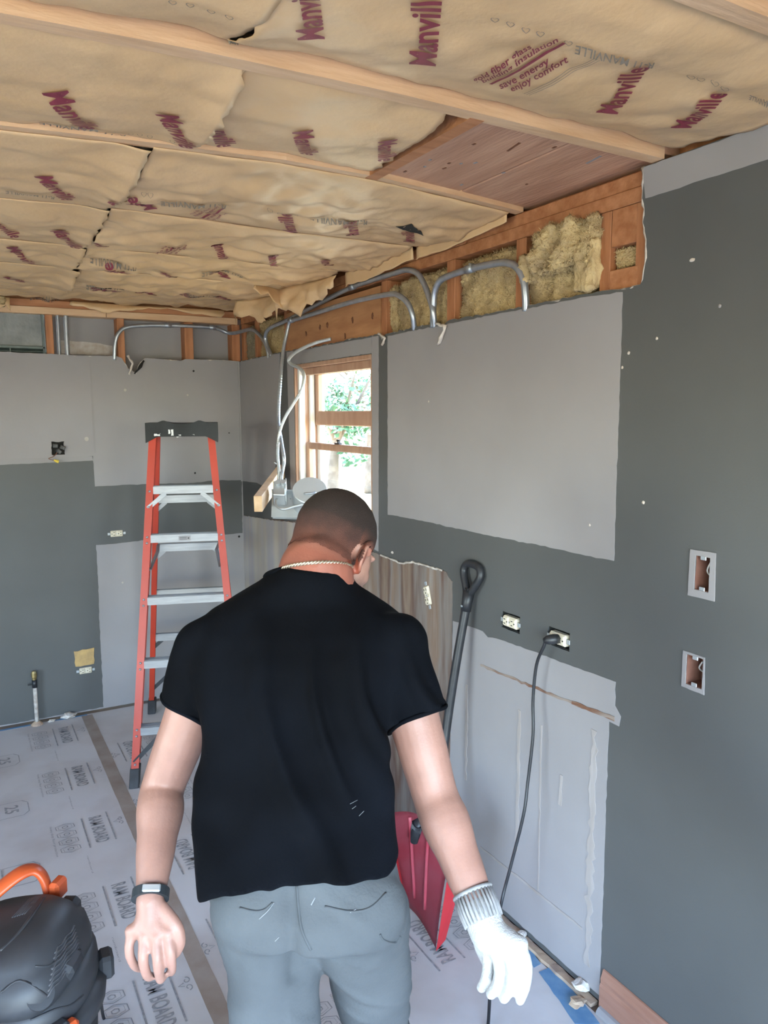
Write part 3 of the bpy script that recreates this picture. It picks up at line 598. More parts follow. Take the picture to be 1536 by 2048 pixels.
# hearts stencilled in a row
HEART = [(.5,0),(.85,.35),(1,.7),(.85,.97),(.6,.95),(.5,.75),(.4,.95),(.15,.97),(0,.7),(.15,.35)]
for b, cs, sz in ((A2,[(990,38),(1021,47),(1052,57),(1081,65),(1137,84),(1382,157),(1402,162),(1430,168),(1450,176)],9),(C2,[(300,372),(287,370),(275,379),(540,408),(560,411),(590,414),(605,418)],6),(B1,[(262,274),(280,277),(300,281),(345,287)],6),(A1,[(345,2),(380,4),(422,17),(458,23)],9)):
    for x, y in cs: poly_print('stencil_heart', [(HEART,.0016)], cpt((x+sz,y+sz*.5)), cpt((x-sz,y+sz*.2)), cpt((x+sz,y-sz*.6)), b[1], M['stencil'], b[0], .0022)
# the same print carried on along the batts towards the left wall
for b, yy, fl in ((A1,-3.46,1),(B1,-2.95,-1),(C1,-2.39,-1),(D1,-1.79,-1),(E1,-1.27,-1),(F1,-.75,-1)):
    for k in range(4):
        x = -1.95-.62*k; lettering('printed_lettering', 'Manville', V((x,yy-fl*-.13,0)), V((x+.06,yy+fl*-.13,0)), V((x-fl*.085,yy-fl*-.13,0)), b[1], M['print'], b[0], .022, .0034, .03)
from mathutils.bvhtree import BVHTree
def strip_on(name, o, pxs, w, m, off=.003, par=None, wave=0.):
    """a raised strip lying on the surface of object(s) o, along the sight lines through pxs"""
    vs, fs = [], []
    for q in (o if isinstance(o, (list, tuple)) else [o]):
        n0 = len(vs); vs += [v.co+BASE[q.name] for v in q.data.vertices]; fs += [tuple(i+n0 for i in p.vertices) for p in q.data.polygons]
    bv = BVHTree.FromPolygons(vs, fs); pts = []
    for i, q in enumerate(spline([V((x,y,0)) for x, y in pxs], 5 if not wave else 14)):
        d = ray(q.x+wave*math.sin(i*1.3), q.y+wave*math.cos(i*1.3)).normalized(); h = bv.ray_cast(CAM, d)
        if h[0]: pts.append(h[0]-d*off)
    if len(pts) > 2:
        bm = bmesh.new(); T(bm, pts, w, 6, flat=.5); return finish(name, bm, m, par or (o[0] if isinstance(o, (list, tuple)) else o), True)
# ================================================================== FLOOR COVERING
def sheet(x0, x1, y0, y1, label): return tag(box('floor_protection_sheet', (x0,y0,-.0055), (x1,y1,-.0005), 'board'), label, 'floor board', 'printed protection sheets on the floor')
shL = sheet(-2.0, -.985, -5.2, -.012, 'dusty grey printed protection sheet left of the seam tape'); shR = sheet(-.983, -.032, -5.2, -.012, 'dusty grey printed protection sheet right of the seam tape')
sheet(ROOM_L+.01, -2.002, -5.2, -.012, 'dusty grey protection sheet beyond the left picture edge')
st = plate('seam_tape', jag([V((-1.01,-5.15,-.0004)),V((-.952,-5.15,-.0004)),V((-.953,-.03,-.0004)),V((-1.012,-.03,-.0004))],.05,.002), (0,0,.0008), 'tapeb'); tag(st, 'brown paper tape over the floor sheet seam beside the ladder', 'tape')
def fsurf(p): return V((p.x,p.y,0)), V((0,0,1))
def hexa(u, v, su, sv): return [(u+su*math.cos(a)*(1.0 if k % 3 else 1.05), v+sv*math.sin(a)) for k, a in enumerate([math.pi/3*i+math.pi/6 for i in range(6)])]
def ramprint(par, ox, oy, s=1):
    """one repeat of the sheet's print. s=+1: reads toward the camera with tops to +x; s=-1: turned half round"""
    P = lambda a, b: V((ox+s*a, oy-s*b, 0))      # a across, b along the reading direction
    lettering('printed_lettering', 'RAM BOARD', P(0,0), P(0,.225), P(.052,0), fsurf, M['floorink'], par, .02, .0009, .2)
    bm = bmesh.new()
    for a, b0, b1 in ((-.028,-.01,.245),(.074,-.02,.23)): B(bm, (P(a,b0)+P(a,b1))/2+V((0,0,.0007)), (.006,b1-b0,.0004))
    finish('print_bar', bm, 'floorink', par)
    hx = [(hexa(.5,.5,.62,.5),.0035),(hexa(.5,.5,.50,.40),.002)]
    for k in range(4): poly_print('print_hexagon', [(hexa(.5,.5,.56,.5),.0032),(hexa(.5,.5,.40,.36),.0016),(hexa(.5,.5,.18,.2),.004)], P(-.135,.0+k*.062), P(-.06,.0+k*.062), P(-.135,.058+k*.062), fsurf, M['floorink'], par, .0009)
    lettering('printed_lettering', 'heavy duty floor protection', P(-.155,.0), P(-.155,.25), P(-.145,.0), fsurf, M['floorink'], par, 0, .0009, .3)
    lettering('printed_lettering', 'ramboard', P(-.05,.30), P(-.05,.43), P(-.043,.30), fsurf, M['floorink'], par, 0, .0009, .3)
    # ram head emblem: two curled horns and a muzzle
    def spiral(cu, cv, sg): return [(cu+sg*r*math.cos(t), cv+r*math.sin(t)) for t, r in [(i*.5, .32-.018*i) for i in range(12)]]
    bm = bmesh.new(); c = P(.115,.085)
    for sg in (-1,1): T(bm, [c+V((s*(.012*math.sin(t)*(1-t/9)), -s*sg*(.016+.014*math.cos(t)*(1-t/9)), .0007)) for t in [i*.5 for i in range(13)]], .0018, 4, flat=.3)
    T(bm, [c+V((s*-.01,-s*.008,.0007)), c+V((s*-.028,0,.0007)), c+V((s*-.01,s*.008,.0007))], .0018, 4, flat=.3)
    finish('ram_emblem', bm, 'floorink', par)
def shield(par, ox, oy, s=1):
    P = lambda a, b: V((ox+s*a, oy-s*b, 0))
    lettering('printed_lettering', '25', P(-.02,0), P(-.02,.07), P(.035,0), fsurf, M['floorink'], par, .02, .0009, .2)
    O, E_, T_ = P(-.16,-.035), P(.075,-.035), P(-.16,.11)
    poly_print('print_shield', [([(0,.5),(.22,.02),(.30,0),(.9,0),(1,.2),(1,.8),(.9,1),(.30,1),(.22,.98)],.004)], O, E_, T_, fsurf, M['floorink'], par, .0009)
    bm = bmesh.new(); B(bm, P(-.085,.037)+V((0,0,.0007)), (.02,.13,.0004)); B(bm, P(-.058,.037)+V((0,0,.0007)), (.006,.13,.0004)); finish('print_bar', bm, 'floorink', par)
for k in range(6):
    ramprint(shL, -1.15, -.15-.545*k); shield(shL, -1.44, -.42-.545*k)
    if k < 5: ramprint(shR, -.825, -.74-.545*k, -1)
    if k in (1,2,3,4): ramprint(shR, -.26, -.55-.545*k, -1)
# blue masking tape
def tape(pts, label, seed): return tag(plate('masking_tape', jag([V((p.x,p.y,.0006)) for p in pts],.03,.003,seed=seed), (0,0,.0008), 'btape'), label, 'tape', 'blue masking tape left on the floor')
tape([FL(1078,1945),FL(1106,1932),FL(1200,2048),FL(1150,2048)], 'long blue masking tape strip on the floor below the baseboard end', 1)
tape([FL(1050,1905),FL(1062,1898),FL(1082,1928),FL(1068,1936)], 'short blue tape scrap near the gloved hand', 2)
tape([V((-1.45,-.035,0)),V((-1.28,-.035,0)),V((-1.28,-.015,0)),V((-1.45,-.015,0))], 'blue tape strip along the back wall left of the pipe stub', 3)
tape([V((-1.16,-.03,0)),V((-.98,-.032,0)),V((-.98,-.014,0)),V((-1.16,-.014,0))], 'blue tape strip along the back wall right of the pipe stub', 4)
# rough wood strip and crumbs where the base trim was pulled off
M['sill'] = mat('raw plate wood', (.50,.37,.25), .8, (.33,.24,.19), 12, bump=.4)
bm = bmesh.new(); slab(bm, jag([V((-.03,-3.09,0)),V((-.003,-3.09,0)),V((-.003,-2.2,0)),V((-.028,-2.2,0))],.03,.005,seed=7), [], (0,0,.012)); tag(finish('floor_plate_strip', bm, 'sill'), 'rough raw wood strip at the foot of the bare white panel', 'wood strip')
def crumb(p, r, label, seed, m='gypsum'):
    bm = bmesh.new(); bmesh.ops.create_icosphere(bm, subdivisions=2, radius=r)
    for v in bm.verts: v.co = V((v.co.x*1.3, v.co.y, v.co.z*.5))*(1+.5*noise.noise(v.co.normalized()*1.7+V((seed,0,0)))) + V(p)
    lo = min(v.co.z for v in bm.verts)
    for v in bm.verts: v.co.z += .0135*(1 if p[0] > -.04 else 0)-lo
    tag(finish('plaster_crumb', bm, m), label, 'debris', 'plaster crumbs')
crumb(FL(1165,1985), .024, 'largest plaster crumb at the near end of the wood strip', 1); crumb(FL(1160,2008)+V((-.01,0,0)), .02, 'brownish plaster crumb beside the blue tape', 2, 'sill'); crumb((-.016,-2.76,0), .014, 'small plaster crumb on the wood strip by the fingertips', 3)
crumb((-1.08,-.03,0), .03, 'white plaster lump against the back wall beside the pipe stub', 4); crumb((-1.17,-.035,0), .014, 'tiny plaster lump right next to the pipe stub', 5)
# baseboard
bm = bmesh.new(); prof = [(0,0),(-.016,0),(-.016,.075),(-.012,.086),(-.013,.098),(-.007,.112),(-.004,.122),(0,.124)]
for yy in (-3.1, ROOM_R+.01): pass
slab(bm, [V((a-.001,-3.108,b+.002)) for a, b in prof], [], (0,ROOM_R+3.12,0)); bb = struct(finish('baseboard_right', bm, 'basew'))
bm = bmesh.new(); slab(bm, [V((a,-3.115,b)) for a, b in ((-.0175,.001),(-.036,.001),(-.034,.01),(-.026,.018),(-.0175,.02))], [], (0,ROOM_R+3.13,0)); finish('shoe_moulding', bm, 'bare', bb)

# ================================================================== ELECTRICAL
def conduit(label, pts, r=.0105, coup=(), m='emt', name='conduit', group='grey conduits in the open framing'):
    bm = bmesh.new(); P = spline(pts, 7); T(bm, P, r, 12); o = finish(name, bm, m, None, True); tag(o, label, 'conduit', group)
    for c in coup:
        i = min(range(len(P)), key=lambda k: (P[k]-V(c)).length); d = (P[min(i+1,len(P)-1)]-P[max(i-1,0)]).normalized(); bm = bmesh.new(); T(bm, [P[i]-d*.02, P[i]+d*.02], r*1.28, 12); B(bm, P[i]+V((0,0,r*1.3)), (.008,.008,.006)); finish('coupling', bm, 'emt', o, True)
    return o
X1 = -.008
conduit('long conduit from the corner along the wall top, bending down beside its twin', [RW(543,712,.005),RW(535,692,.0),RW(531,672,X1),RW(540,656,X1),RW(575,640,X1),RW(640,606,X1),RW(705,574,X1),RW(790,546,X1-.005),RW(815,540,X1-.005),RW(836,548,X1-.005),RW(850,572,X1),RW(860,600,X1),RW(866,622,X1),RW(870,655,.006)], coup=[RW(705,574,X1)])
conduit('lower conduit over the window header, bending down into the wall', [RW(578,642,-.03),RW(600,636,-.03),RW(700,605,-.03),RW(775,589,-.03),RW(797,591,-.028),RW(815,606,-.02),RW(825,630,-.01),RW(829,660,.006)], coup=[RW(582,641,-.03)])
conduit('arched conduit crossing the fibreglass between the two middle studs', [RW(866,655,.006),RW(867,610,-.004),RW(870,582,-.008),RW(880,562,-.01),RW(900,551,-.01),RW(940,538,-.012),RW(990,527,-.012),RW(1015,526,-.012),RW(1035,536,-.01),RW(1047,560,-.006),RW(1051,590,-.002),RW(1052,622,.006)], .0115, coup=[RW(938,539,-.012)])
conduit('conduit hooked over the back wall framing, running into the corner', [BW(229,720,.005),BW(230,690,-.004),BW(236,668,-.01),BW(252,655,-.01),BW(290,651,-.01),BW(345,651,-.01),BW(425,655,-.01),V((-.06,-.03,2.205)),RW(500,659,-.02),RW(515,666,-.012),RW(527,680,-.004),RW(534,695,.0),RW(538,716,.006)], coup=[BW(332,651,-.01),BW(425,655,-.01)])
conduit('left one of two upright conduits beside the high window', [BW(114,620,.05),BW(117,670,.05),BW(119,720,.05)], .0085); conduit('right one of two upright conduits beside the high window', [BW(131,620,.04),BW(133,670,.04),BW(136,720,.04)], .012)
def flex(label, pts, r=.0075, m='steel'):
    bm = bmesh.new(); P = spline(pts, 26); T(bm, P, [r*(1+.10*(i % 2)) for i in range(len(P))], 10); return tag(finish('flexible_conduit', bm, m, None, False), label, 'conduit', 'armoured cables hanging by the window')
LID = AT(620,980,3.42)
flex('dark armoured cable dropping straight from the header conduit', [RW(579,642,-.035),RW(574,665,-.05),RW(566,705,-.08),RW(560,770,-.12),RW(557,840,-.15),RW(563,885,-.17),RW(568,920,-.18),RW(564,945,-.19),RW(562,962,-.2)], .0085, 'emt')
flex('bright armoured cable curling out of the header before hanging down', [RW(662,678,.01),RW(630,686,-.04),RW(595,702,-.08),RW(578,718,-.08),RW(582,728,-.08),RW(600,737,-.08),RW(608,752,-.08),RW(603,780,-.10),RW(588,805,-.12),RW(570,835,-.15),RW(559,865,-.17),RW(555,905,-.19),RW(558,945,-.2),RW(556,965,-.21)])
# recessed light housing hanging from the cables
toc = V((CAM.x-LID.x, CAM.y-LID.y, 0)).normalized(); n_ = (toc*.67+V((0,0,.742))).normalized(); a_ = V((RGT.x,RGT.y,0)).normalized(); c_ = (V((0,0,1))-n_*n_.z).normalized()
a_ = (a_-n_*a_.dot(n_)).normalized(); R3 = Matrix((a_, c_, n_)).transposed()
def LC(u, v, w): return LID + a_*u + c_*v + n_*w
hl = tag(empty('recessed_light_housing', LC(-.05,0,-.16)), 'galvanised recessed light housing hanging by the window with its round lid up', 'light fixture')
bm = bmesh.new(); T(bm, [LC(0,0,-.15), LC(0,0,-.008), LC(0,0,-.002), LC(0,0,0)], [.076,.076,.078,.076], 36); finish('can', bm, 'steel', hl)
M['whitet'] = mat('pale sheet metal', (.50,.53,.55), .4, (.44,.47,.49), 6, metal=.3)
bm = bmesh.new(); T(bm, [LC(0,0,.0), LC(0,0,.003)], [.0765,.075], 36); finish('lid', bm, 'whitet', hl)
tube('lid_spring', [LC(-.028,-.032,.008),LC(.03,-.022,.008)], .0045, 'emt', hl, 8, 2)
bm = bmesh.new(); B(bm, LC(-.075,-.012,-.10), (.20,.14,.004), R3); B(bm, LC(-.075,.058,-.085), (.20,.004,.03), R3); finish('mounting_plate', bm, 'whitet', hl)
bm = bmesh.new(); B(bm, LC(-.138,.03,-.062), (.055,.085,.07), R3, .003); finish('junction_box', bm, 'steel', hl)
bm = bmesh.new(); slab(bm, [LC(-.11,-.012,-.09), LC(-.11,.085,-.09), LC(-.11,.085,-.02), LC(-.11,.04,-.02), LC(-.11,-.012,-.07)], [], a_*.003); finish('box_bracket', bm, 'whitet', hl)
bm = bmesh.new(); T(bm, [LC(-.145,.05,-.027), LC(-.145,.05,-.01)], .013, 12); T(bm, [LC(-.12,.055,-.027), LC(-.12,.055,-.01)], .013, 12); finish('cable_connector', bm, 'steel', hl)
tube('fixture_lead', [LC(-.15,-.02,-.05),LC(-.15,-.055,-.05),LC(-.12,-.085,-.04),LC(-.07,-.075,-.03),LC(-.03,-.07,-.02)], .006, 'steel', hl, 8)
for v_ in (-.062,.05): 
    bm = bmesh.new(); B(bm, LC(-.02,v_,-.125), (.30,.012,.004), R3); finish('hanger_bar', bm, 'steel', hl)
for u, v_ in ((-.09,.03),(-.06,.0),(-.1,-.03),(-.05,-.05)): 
    bm = bmesh.new(); T(bm, [LC(u,v_,-.098), LC(u,v_,-.095)], .003, 8); finish('rivet', bm, 'emt', hl)
M['pine'] = mat('fresh pine', (.62,.42,.25), .6, (.52,.33,.18), 6, stretch=(3,3,3), bump=.1)
Pa, Pb = AT(516,1008,3.30), RW(563,942,-.03); dd = (Pb-Pa).normalized(); sx_ = dd.cross(V((0,0,1))).normalized(); sz_ = sx_.cross(dd)
bm = bmesh.new(); B(bm, (Pa+Pb)/2, ((Pb-Pa).length, .036, .07), Matrix((dd, sx_, sz_)).transposed(), .002); finish('wood_block', bm, 'pine', hl)
tube('nail', [Pb+V((-.02,-.03,.03)), Pb+V((-.06,-.05,.05))], .003, 'steel', hl, 6, 1)
# outlets
def duplex(name, c, right, up, out, label, group='duplex outlets in the walls', box_m='dark', scale=1., horizontal=True, plug=False, dev=True, ear='ivory'):
    """device in a cut-out; right/up are along the device's long and short axes"""
    c = V(c); r, u, o_ = V(right), V(up), V(out); R = Matrix((r, u, o_)).transposed()
    t = tag(empty(name, c-V((0,0,.03))), label, 'outlet', group)
    bm = bmesh.new(); B(bm, c-o_*.045, (.094,.054,.002), R)
    for s in (-1,1): B(bm, c-o_*.025+r*s*.046, (.002,.054,.04), R); B(bm, c-o_*.025+u*s*.026, (.094,.002,.04), R)
    finish('wall_box', bm, box_m, t)
    if dev:
        bm = bmesh.new(); B(bm, c-o_*.006, (.068,.036,.022), R, .003); finish('yoke', bm, 'ivory', t)
        for s in (-1,1):
            f = None; bm = bmesh.new(); B(bm, c+o_*.004+r*s*.0185, (.030,.032,.010), R, .004); f = finish('receptacle', bm, 'ivory', t)
            bm = bmesh.new()
            for q in (-1,1): B(bm, c+o_*.0092+r*(s*.0185)+u*q*.007+r*.003, (.0085,.0028,.0012), R)
            T(bm, [c+o_*.0085+r*(s*.0185-.009), c+o_*.0098+r*(s*.0185-.009)], .0027, 8); finish('slots', bm, 'dark', f)
        for s in (-1,1):
            bm = bmesh.new(); B(bm, c+o_*.001+r*s*.043, (.014,.014,.002), R, .0008); finish('mounting_ear', bm, 'steel', t)
        bm = bmesh.new(); T(bm, [c+o_*.005, c+o_*.0075], .003, 8); finish('screw', bm, 'steel', t)
    return t
OX = V((-1,0,0))
duplex('duplex_outlet', (0,-2.65,1.05), (0,1,0), (0,0,1), OX, 'ivory duplex outlet without a cover, left of the plugged-in cord')
duplex('duplex_outlet', (0,-2.878,1.054), (0,1,0), (0,0,1), OX, 'ivory duplex outlet with the black cord plugged in')
duplex('duplex_outlet', (-.002,-2.150,1.035), (0,.35,1), (0,1,-.35), OX, 'loose cream outlet hanging in the brown adhesive field')
duplex('duplex_outlet', (-.764,0,1.042), (1,0,0), (0,0,1), (0,-1,0), 'ivory outlet in the painted stripe left of the ladder')
duplex('duplex_outlet', (-.972,0,.258), (1,0,0), (0,0,1), (0,-1,0), 'ivory outlet below a tan glue square, low on the back wall')
tp = patch('glue_square', [xz(-1.025,.29), xz(-.925,.29), xz(-.92,.385), xz(-1.03,.38)], mat('tan glue residue', (.50,.33,.13), .8, (.36,.24,.11), 18, bump=.4), wall_back, amp=.006, x=-.004, seed=61, axis='y', th=.003)
def swbox(name, Y0, Y1, Z0, Z1, label, plate_pts=None):
    t = tag(empty(name, (0,(Y0+Y1)/2,Z0)), label, 'electrical box', 'empty switch boxes in the painted wall')
    bm = bmesh.new(); yc, zc = (Y0+Y1)/2, (Z0+Z1)/2; w, h = abs(Y1-Y0), Z1-Z0
    B(bm, (.055,yc,zc), (.002,w,h))
    for s in (-1,1): B(bm, (.028,yc+s*w/2,zc), (.054,.002,h)); B(bm, (.028,yc,zc+s*h/2), (.054,w,.002))
    finish('box_body', bm, 'box', t)
    bm = bmesh.new()
    for s in (-1,1): B(bm, (.0,yc,zc+s*(h/2-.004)), (.003,.016,.010), bev=.001)
    finish('screw_tab', bm, 'steel', t)
    bm = bmesh.new(); o = [V((-.0035,y,z)) for y, z in ((Y0-.017,Z0-.018),(Y1+.017,Z0-.018),(Y1+.015,Z1+.013),(Y0-.014,Z1+.014))] if plate_pts else [V((-.0025,y,z)) for y, z in ((Y0-.007,Z0-.012),(Y1+.011,Z0-.010),(Y1+.011,Z1+.006),(Y0-.003,Z1+.005))]
    slab(bm, jag(o,.012,.0015,seed=Z0), [jag([V((o[0].x,y,z)) for y, z in ((Y0,Z0),(Y1,Z0),(Y1,Z1),(Y0,Z1))],.01,.001)], (.003,0,0)); finish('bare_border', bm, 'bare', t)
    tube('wire_end', [(.05,yc,Z0+.02),(.03,yc+.01,zc),(.02,yc-.006,Z1-.015)], .0022, 'track', t, 6)
    return t
swbox('switch_box', -3.394,-3.352,1.302,1.386, 'upper empty switch box framed by an unpainted rectangle', True)
swbox('switch_box', -3.389,-3.340,1.060,1.136, 'lower empty switch box with chipped edges')
# knocked-out box with wires on the back wall
M['vacd'] = mat('dark splice tape', (.03,.03,.032), .6, (.09,.09,.09), 40)
kb = tag(empty('wire_box', (-1.05,.02,1.5)), 'dark open box with a yellow wire nut on the back wall', 'electrical box')
bm = bmesh.new(); B(bm, (-1.05,.045,1.54), (.075,.05,.07)); finish('box_body', bm, 'dark', kb)
for i, (x, z) in enumerate(((-1.065,1.555),(-1.03,1.545),(-1.05,1.525))): bm = bmesh.new(); B(bm, (x,.002-.01*i,z), (.028,.03,.022), Matrix.Rotation(.4*i,3,'Y'), .004); finish('splice', bm, 'vacd', kb)
tube('wire', [(-1.05,0,1.53),(-1.075,-.02,1.50),(-1.105,-.025,1.487),(-1.085,-.02,1.478),(-1.07,-.02,1.472)], .0018, 'box', kb, 6); M['yel'] = mat('yellow wire nut', (.62,.46,.06), .5)
bm = bmesh.new(); T(bm, [(-1.078,-.02,1.478),(-1.068,-.02,1.472),(-1.055,-.02,1.468)], [.0045,.008,.009], 10); finish('wire_nut', bm, 'yel', kb)
# pipe stub with valve at the back wall
gx, gy = BW(70,1380,-.035).x, -.035
ps = tag(empty('pipe_stub', (gx,gy,0)), 'painted pipe stub with a brass fitting at the foot of the back wall', 'pipe')
M['brass'] = mat('tarnished brass', (.42,.32,.14), .35, (.30,.22,.10), 30, metal=.8); M['chip'] = mat('chipped white paint', (.60,.57,.53), .6, (.33,.27,.23), 35, bump=.3)
zt = BW(70,1342,gy).z; z2 = BW(70,1375,gy).z
bm = bmesh.new(); T(bm, [(gx,gy,.0),(gx,gy,z2)], .011, 12); finish('pipe', bm, 'chip', ps, True)
bm = bmesh.new(); T(bm, [(gx,gy,z2),(gx,gy,z2+.045)], .0135, 12); finish('rubber_sleeve', bm, 'black', ps, True)
bm = bmesh.new(); T(bm, [(gx,gy,z2+.045),(gx,gy,z2+.055),(gx,gy,z2+.06),(gx,gy,zt-.01),(gx,gy,zt)], [.012,.012,.015,.015,.010], 8); finish('brass_fitting', bm, 'brass', ps)
bm = bmesh.new(); T(bm, [(gx-.035,gy,z2+.02),(gx+.01,gy,z2+.02)], .004, 8); finish('valve_stem', bm, 'black', ps)
bm = bmesh.new(); T(bm, [(gx,gy,0),(gx,gy,.008),(gx,gy,.02)], [.032,.028,.013], 14); finish('floor_flange', bm, 'sill', ps)
# extension cord
cp = V((-.012,-2.9,1.058))
ec = tag(empty('extension_cord', (-.2,-3.0,0)), 'black extension cord hanging from the outlet to the floor', 'cord')
q0 = RW(1105,1282,-.035)
bm = bmesh.new(); T(bm, [cp+V((0,.012,.0)), cp+V((-.014,.014,0)), cp+V((-.03,.022,-.002)), cp+V((-.04,.03,-.006))], [.014,.016,.014,.008], 12); finish('plug', bm, 'black', ec, True)
tube('cable', [cp+V((-.036,.026,-.004)), RW(1088,1292,-.05), RW(1073,1330,-.05), RW(1066,1400,-.05), RW(1066,1470,-.06), RW(1055,1570,-.08), RW(1047,1630,-.10), RW(1022,1730,-.13), RW(1004,1800,-.16), RW(985,1900,-.25), FL(980,1985,.05), FL(975,2060,.006), FL(960,2140,.006), FL(900,2250,.006), FL(700,2400,.006)], .0048, 'black', ec, 8, 8)
# ================================================================== STEPLADDER
M['orange'] = mat('orange fibreglass rail', (.42,.038,.016), .42, (.36,.033,.015), 6, bump=.05); M['alu'] = mat('brushed aluminium', (.27,.275,.29), .5, (.33,.335,.35), 12, metal=.55, stretch=(1,1,8)); M['rub'] = mat('black rubber foot', (.02,.02,.022), .7, (.05,.05,.055), 12); M['splat'] = mat('dried paint spatter', (.62,.62,.62), .7)
Ff = V((-.932,-1.033,0)); Rf = V((-.66,-.166,0)); b_ = (Ff-Rf).normalized(); w_ = V((-b_.y,b_.x,0)); w_ = w_ if w_.x > 0 else -w_
WB = .545; FM = Ff+w_*WB/2; RM = Rf+w_*WB/2; TOP = 1.672
def lad(f, side, z):    # f=0 front, 1 rear; side -1/1 ; height z -> centre of the rail
    t = z/TOP; c0 = FM if f == 0 else RM; ct = FM.lerp(RM, .5)+(b_*.075 if f == 0 else -b_*.075)
    hw = (WB/2)*(1-t)+(.152 if f == 0 else .142)*t
    return c0.lerp(ct, t)+w_*side*hw+V((0,0,z))
ld = tag(empty('stepladder', FM.lerp(RM,.5)), 'orange fibreglass stepladder with aluminium steps by the back wall', 'ladder')
for f in (0,1):
    for s in (-1,1):
        p, q = lad(f,s,.045), lad(f,s,TOP-.01); d = (q-p).normalized(); x_ = w_-d*w_.dot(d); x_.normalize(); y_ = d.cross(x_)
        bm = bmesh.new(); sg = -s; fw, web = (.034,.062) if f == 0 else (.028,.046)
        prof = [(0,-web/2),(fw,-web/2),(fw,-web/2+.005),(.005,-web/2+.005),(.005,web/2-.005),(fw,web/2-.005),(fw,web/2),(0,web/2)]
        rings = [[bm.verts.new(c+x_*(a*sg)+y_*b) for a, b in prof] for c in (p,q)]
        for k in range(8): bm.faces.new((rings[0][k], rings[0][(k+1)%8], rings[1][(k+1)%8], rings[1][k]))
        bmesh.ops.triangle_fill(bm, edges=[e for e in bm.edges if all(v in rings[0] for v in e.verts)]); bmesh.ops.triangle_fill(bm, edges=[e for e in bm.edges if all(v in rings[1] for v in e.verts)])
        rail = finish('rail', bm, 'orange', ld)
        # rubber foot
        bm = bmesh.new(); c = lad(f,s,.0)+x_*sg*.017; Rm = Matrix((w_, b_, V((0,0,1)))).transposed()
        vs = B(bm, c+V((0,0,.045)), (.044,.07,.09), Rm, .004)
        for v in vs: 
            if v.co.z > .05: dq = lad(f,s,.08)-lad(f,s,0); v.co += V((dq.x,dq.y,0))
            v.co.z = max(v.co.z, .0)
        finish('rubber_foot', bm, 'rub', ld)
        if f == 0:
            for zz in [1.36,1.285,.25,.55,.84,1.13,.11]:
                for dz in ((0,) if zz in (1.36,1.285,.11) else (-.014,.014)):
                    bm = bmesh.new(); cc = lad(0,s,zz+dz)+x_*sg*.016; ofs = b_*(.033)+V((0,0,-.003)); bmesh.ops.create_icosphere(bm, subdivisions=2, radius=.0065)
                    for v in bm.verts: v.co = cc+ofs+v.co*.9
                    finish('rivet', bm, 'alu', ld, True)
def step(f, z, h=.036, dep=.060, nm='step'):
    e_ = .033 if f == 0 else .004; a, b2 = lad(f,-1,z)+w_*e_, lad(f,1,z)-w_*e_; c = (a+b2)/2; L = (b2-a).length; Rm = Matrix((w_, b_, V((0,0,1)))).transposed()
    if f == 0: off = b_*.002
    else: off = V((0,0,0)); dep = .03; h = .038
    bm = bmesh.new(); B(bm, c+off+V((0,0,h/2-.002)), (L,dep,.003), Rm); B(bm, c+off+b_*dep/2, (L,.003,h), Rm); B(bm, c+off-b_*dep/2, (L,.003,h*.8), Rm)
    for k in range(5): B(bm, c+off+b_*((k-2)*dep/6)+V((0,0,h/2)), (L,.003,.003), Rm)
    return finish(nm, bm, 'alu', ld)
for z in (.25,.55,.84,1.13,1.36): step(0, z)
for z in (.48,.745,1.01,1.28): step(1, z, nm='rear_brace')
bm = bmesh.new(); c = (lad(0,-1,.315)+lad(0,1,.315))/2; 
def gus(f, z, s, up=-.075, L=.07):
    a = lad(f,s,z); bm = bmesh.new(); p = a-w_*s*(.03+L)+b_*(.030 if f == 0 else .015); q = lad(f,s,z+up)-w_*s*.012+b_*(.030 if f == 0 else .015)
    d = (q-p).normalized(); n2 = b_.cross(d).normalized(); B(bm, (p+q)/2, ((q-p).length,.003,.02), Matrix((d, b_, n2)).transposed()); finish('gusset_brace', bm, 'alu' if z > .5 else 'rub', ld)
for f, z in ((0,1.345),(1,1.265),(1,.995),(1,.73),(1,.465)):
    for s in (-1,1): gus(f, z, s, -.07 if f == 0 else -.05, .06 if f == 0 else .035)
for s in (-1,1): gus(0,.235,s,-.12,.10); gus(1,.25,s,-.10,.08)
for s in (-1,1):    # spreader bars
    a, m_, c = lad(0,s,.98)-w_*s*.035, (lad(0,s,1.0)+lad(1,s,1.0))/2-w_*s*.05+V((0,0,.03)), lad(1,s,1.03)-w_*s*.03
    bm = bmesh.new(); T(bm, [a, m_, c], .009, 6, flat=.35); finish('spreader', bm, 'alu', ld)
TC = FM.lerp(RM,.5)+V((0,0,TOP)); Rm = Matrix((w_, b_, V((0,0,1)))).transposed()
M['cap'] = mat('blue-black top cap', (.008,.012,.017), .45, (.018,.024,.031), 9, bump=.1)
bm = bmesh.new(); hw, hd = .172, .125
def capf(u, v):   # moulded top with two humps
    return .012*math.exp(-((u+.085)/.022)**2)+.012*math.exp(-((u-.085)/.022)**2)-.006*math.exp(-(u/.05)**2)
N = 34; g = [[bm.verts.new(TC+w_*(-hw+2*hw*i/N)+b_*(-hd+2*hd*j/8)+V((0,0,.012+capf(-hw+2*hw*i/N,0)*(.3+.7*j/8)))) for j in range(9)] for i in range(N+1)]
for i in range(N):
    for j in range(8): bm.faces.new((g[i][j], g[i+1][j], g[i+1][j+1], g[i][j+1]))
lowv = {}
def lowz(i, j): u = -hw+2*hw*i/N; e = max(0, (abs(u)-.115)/.057); return -.055-.03*min(1,e)
bd = [(i,0) for i in range(N+1)]+[(N,j) for j in range(1,9)]+[(i,8) for i in range(N-1,-1,-1)]+[(0,j) for j in range(7,0,-1)]
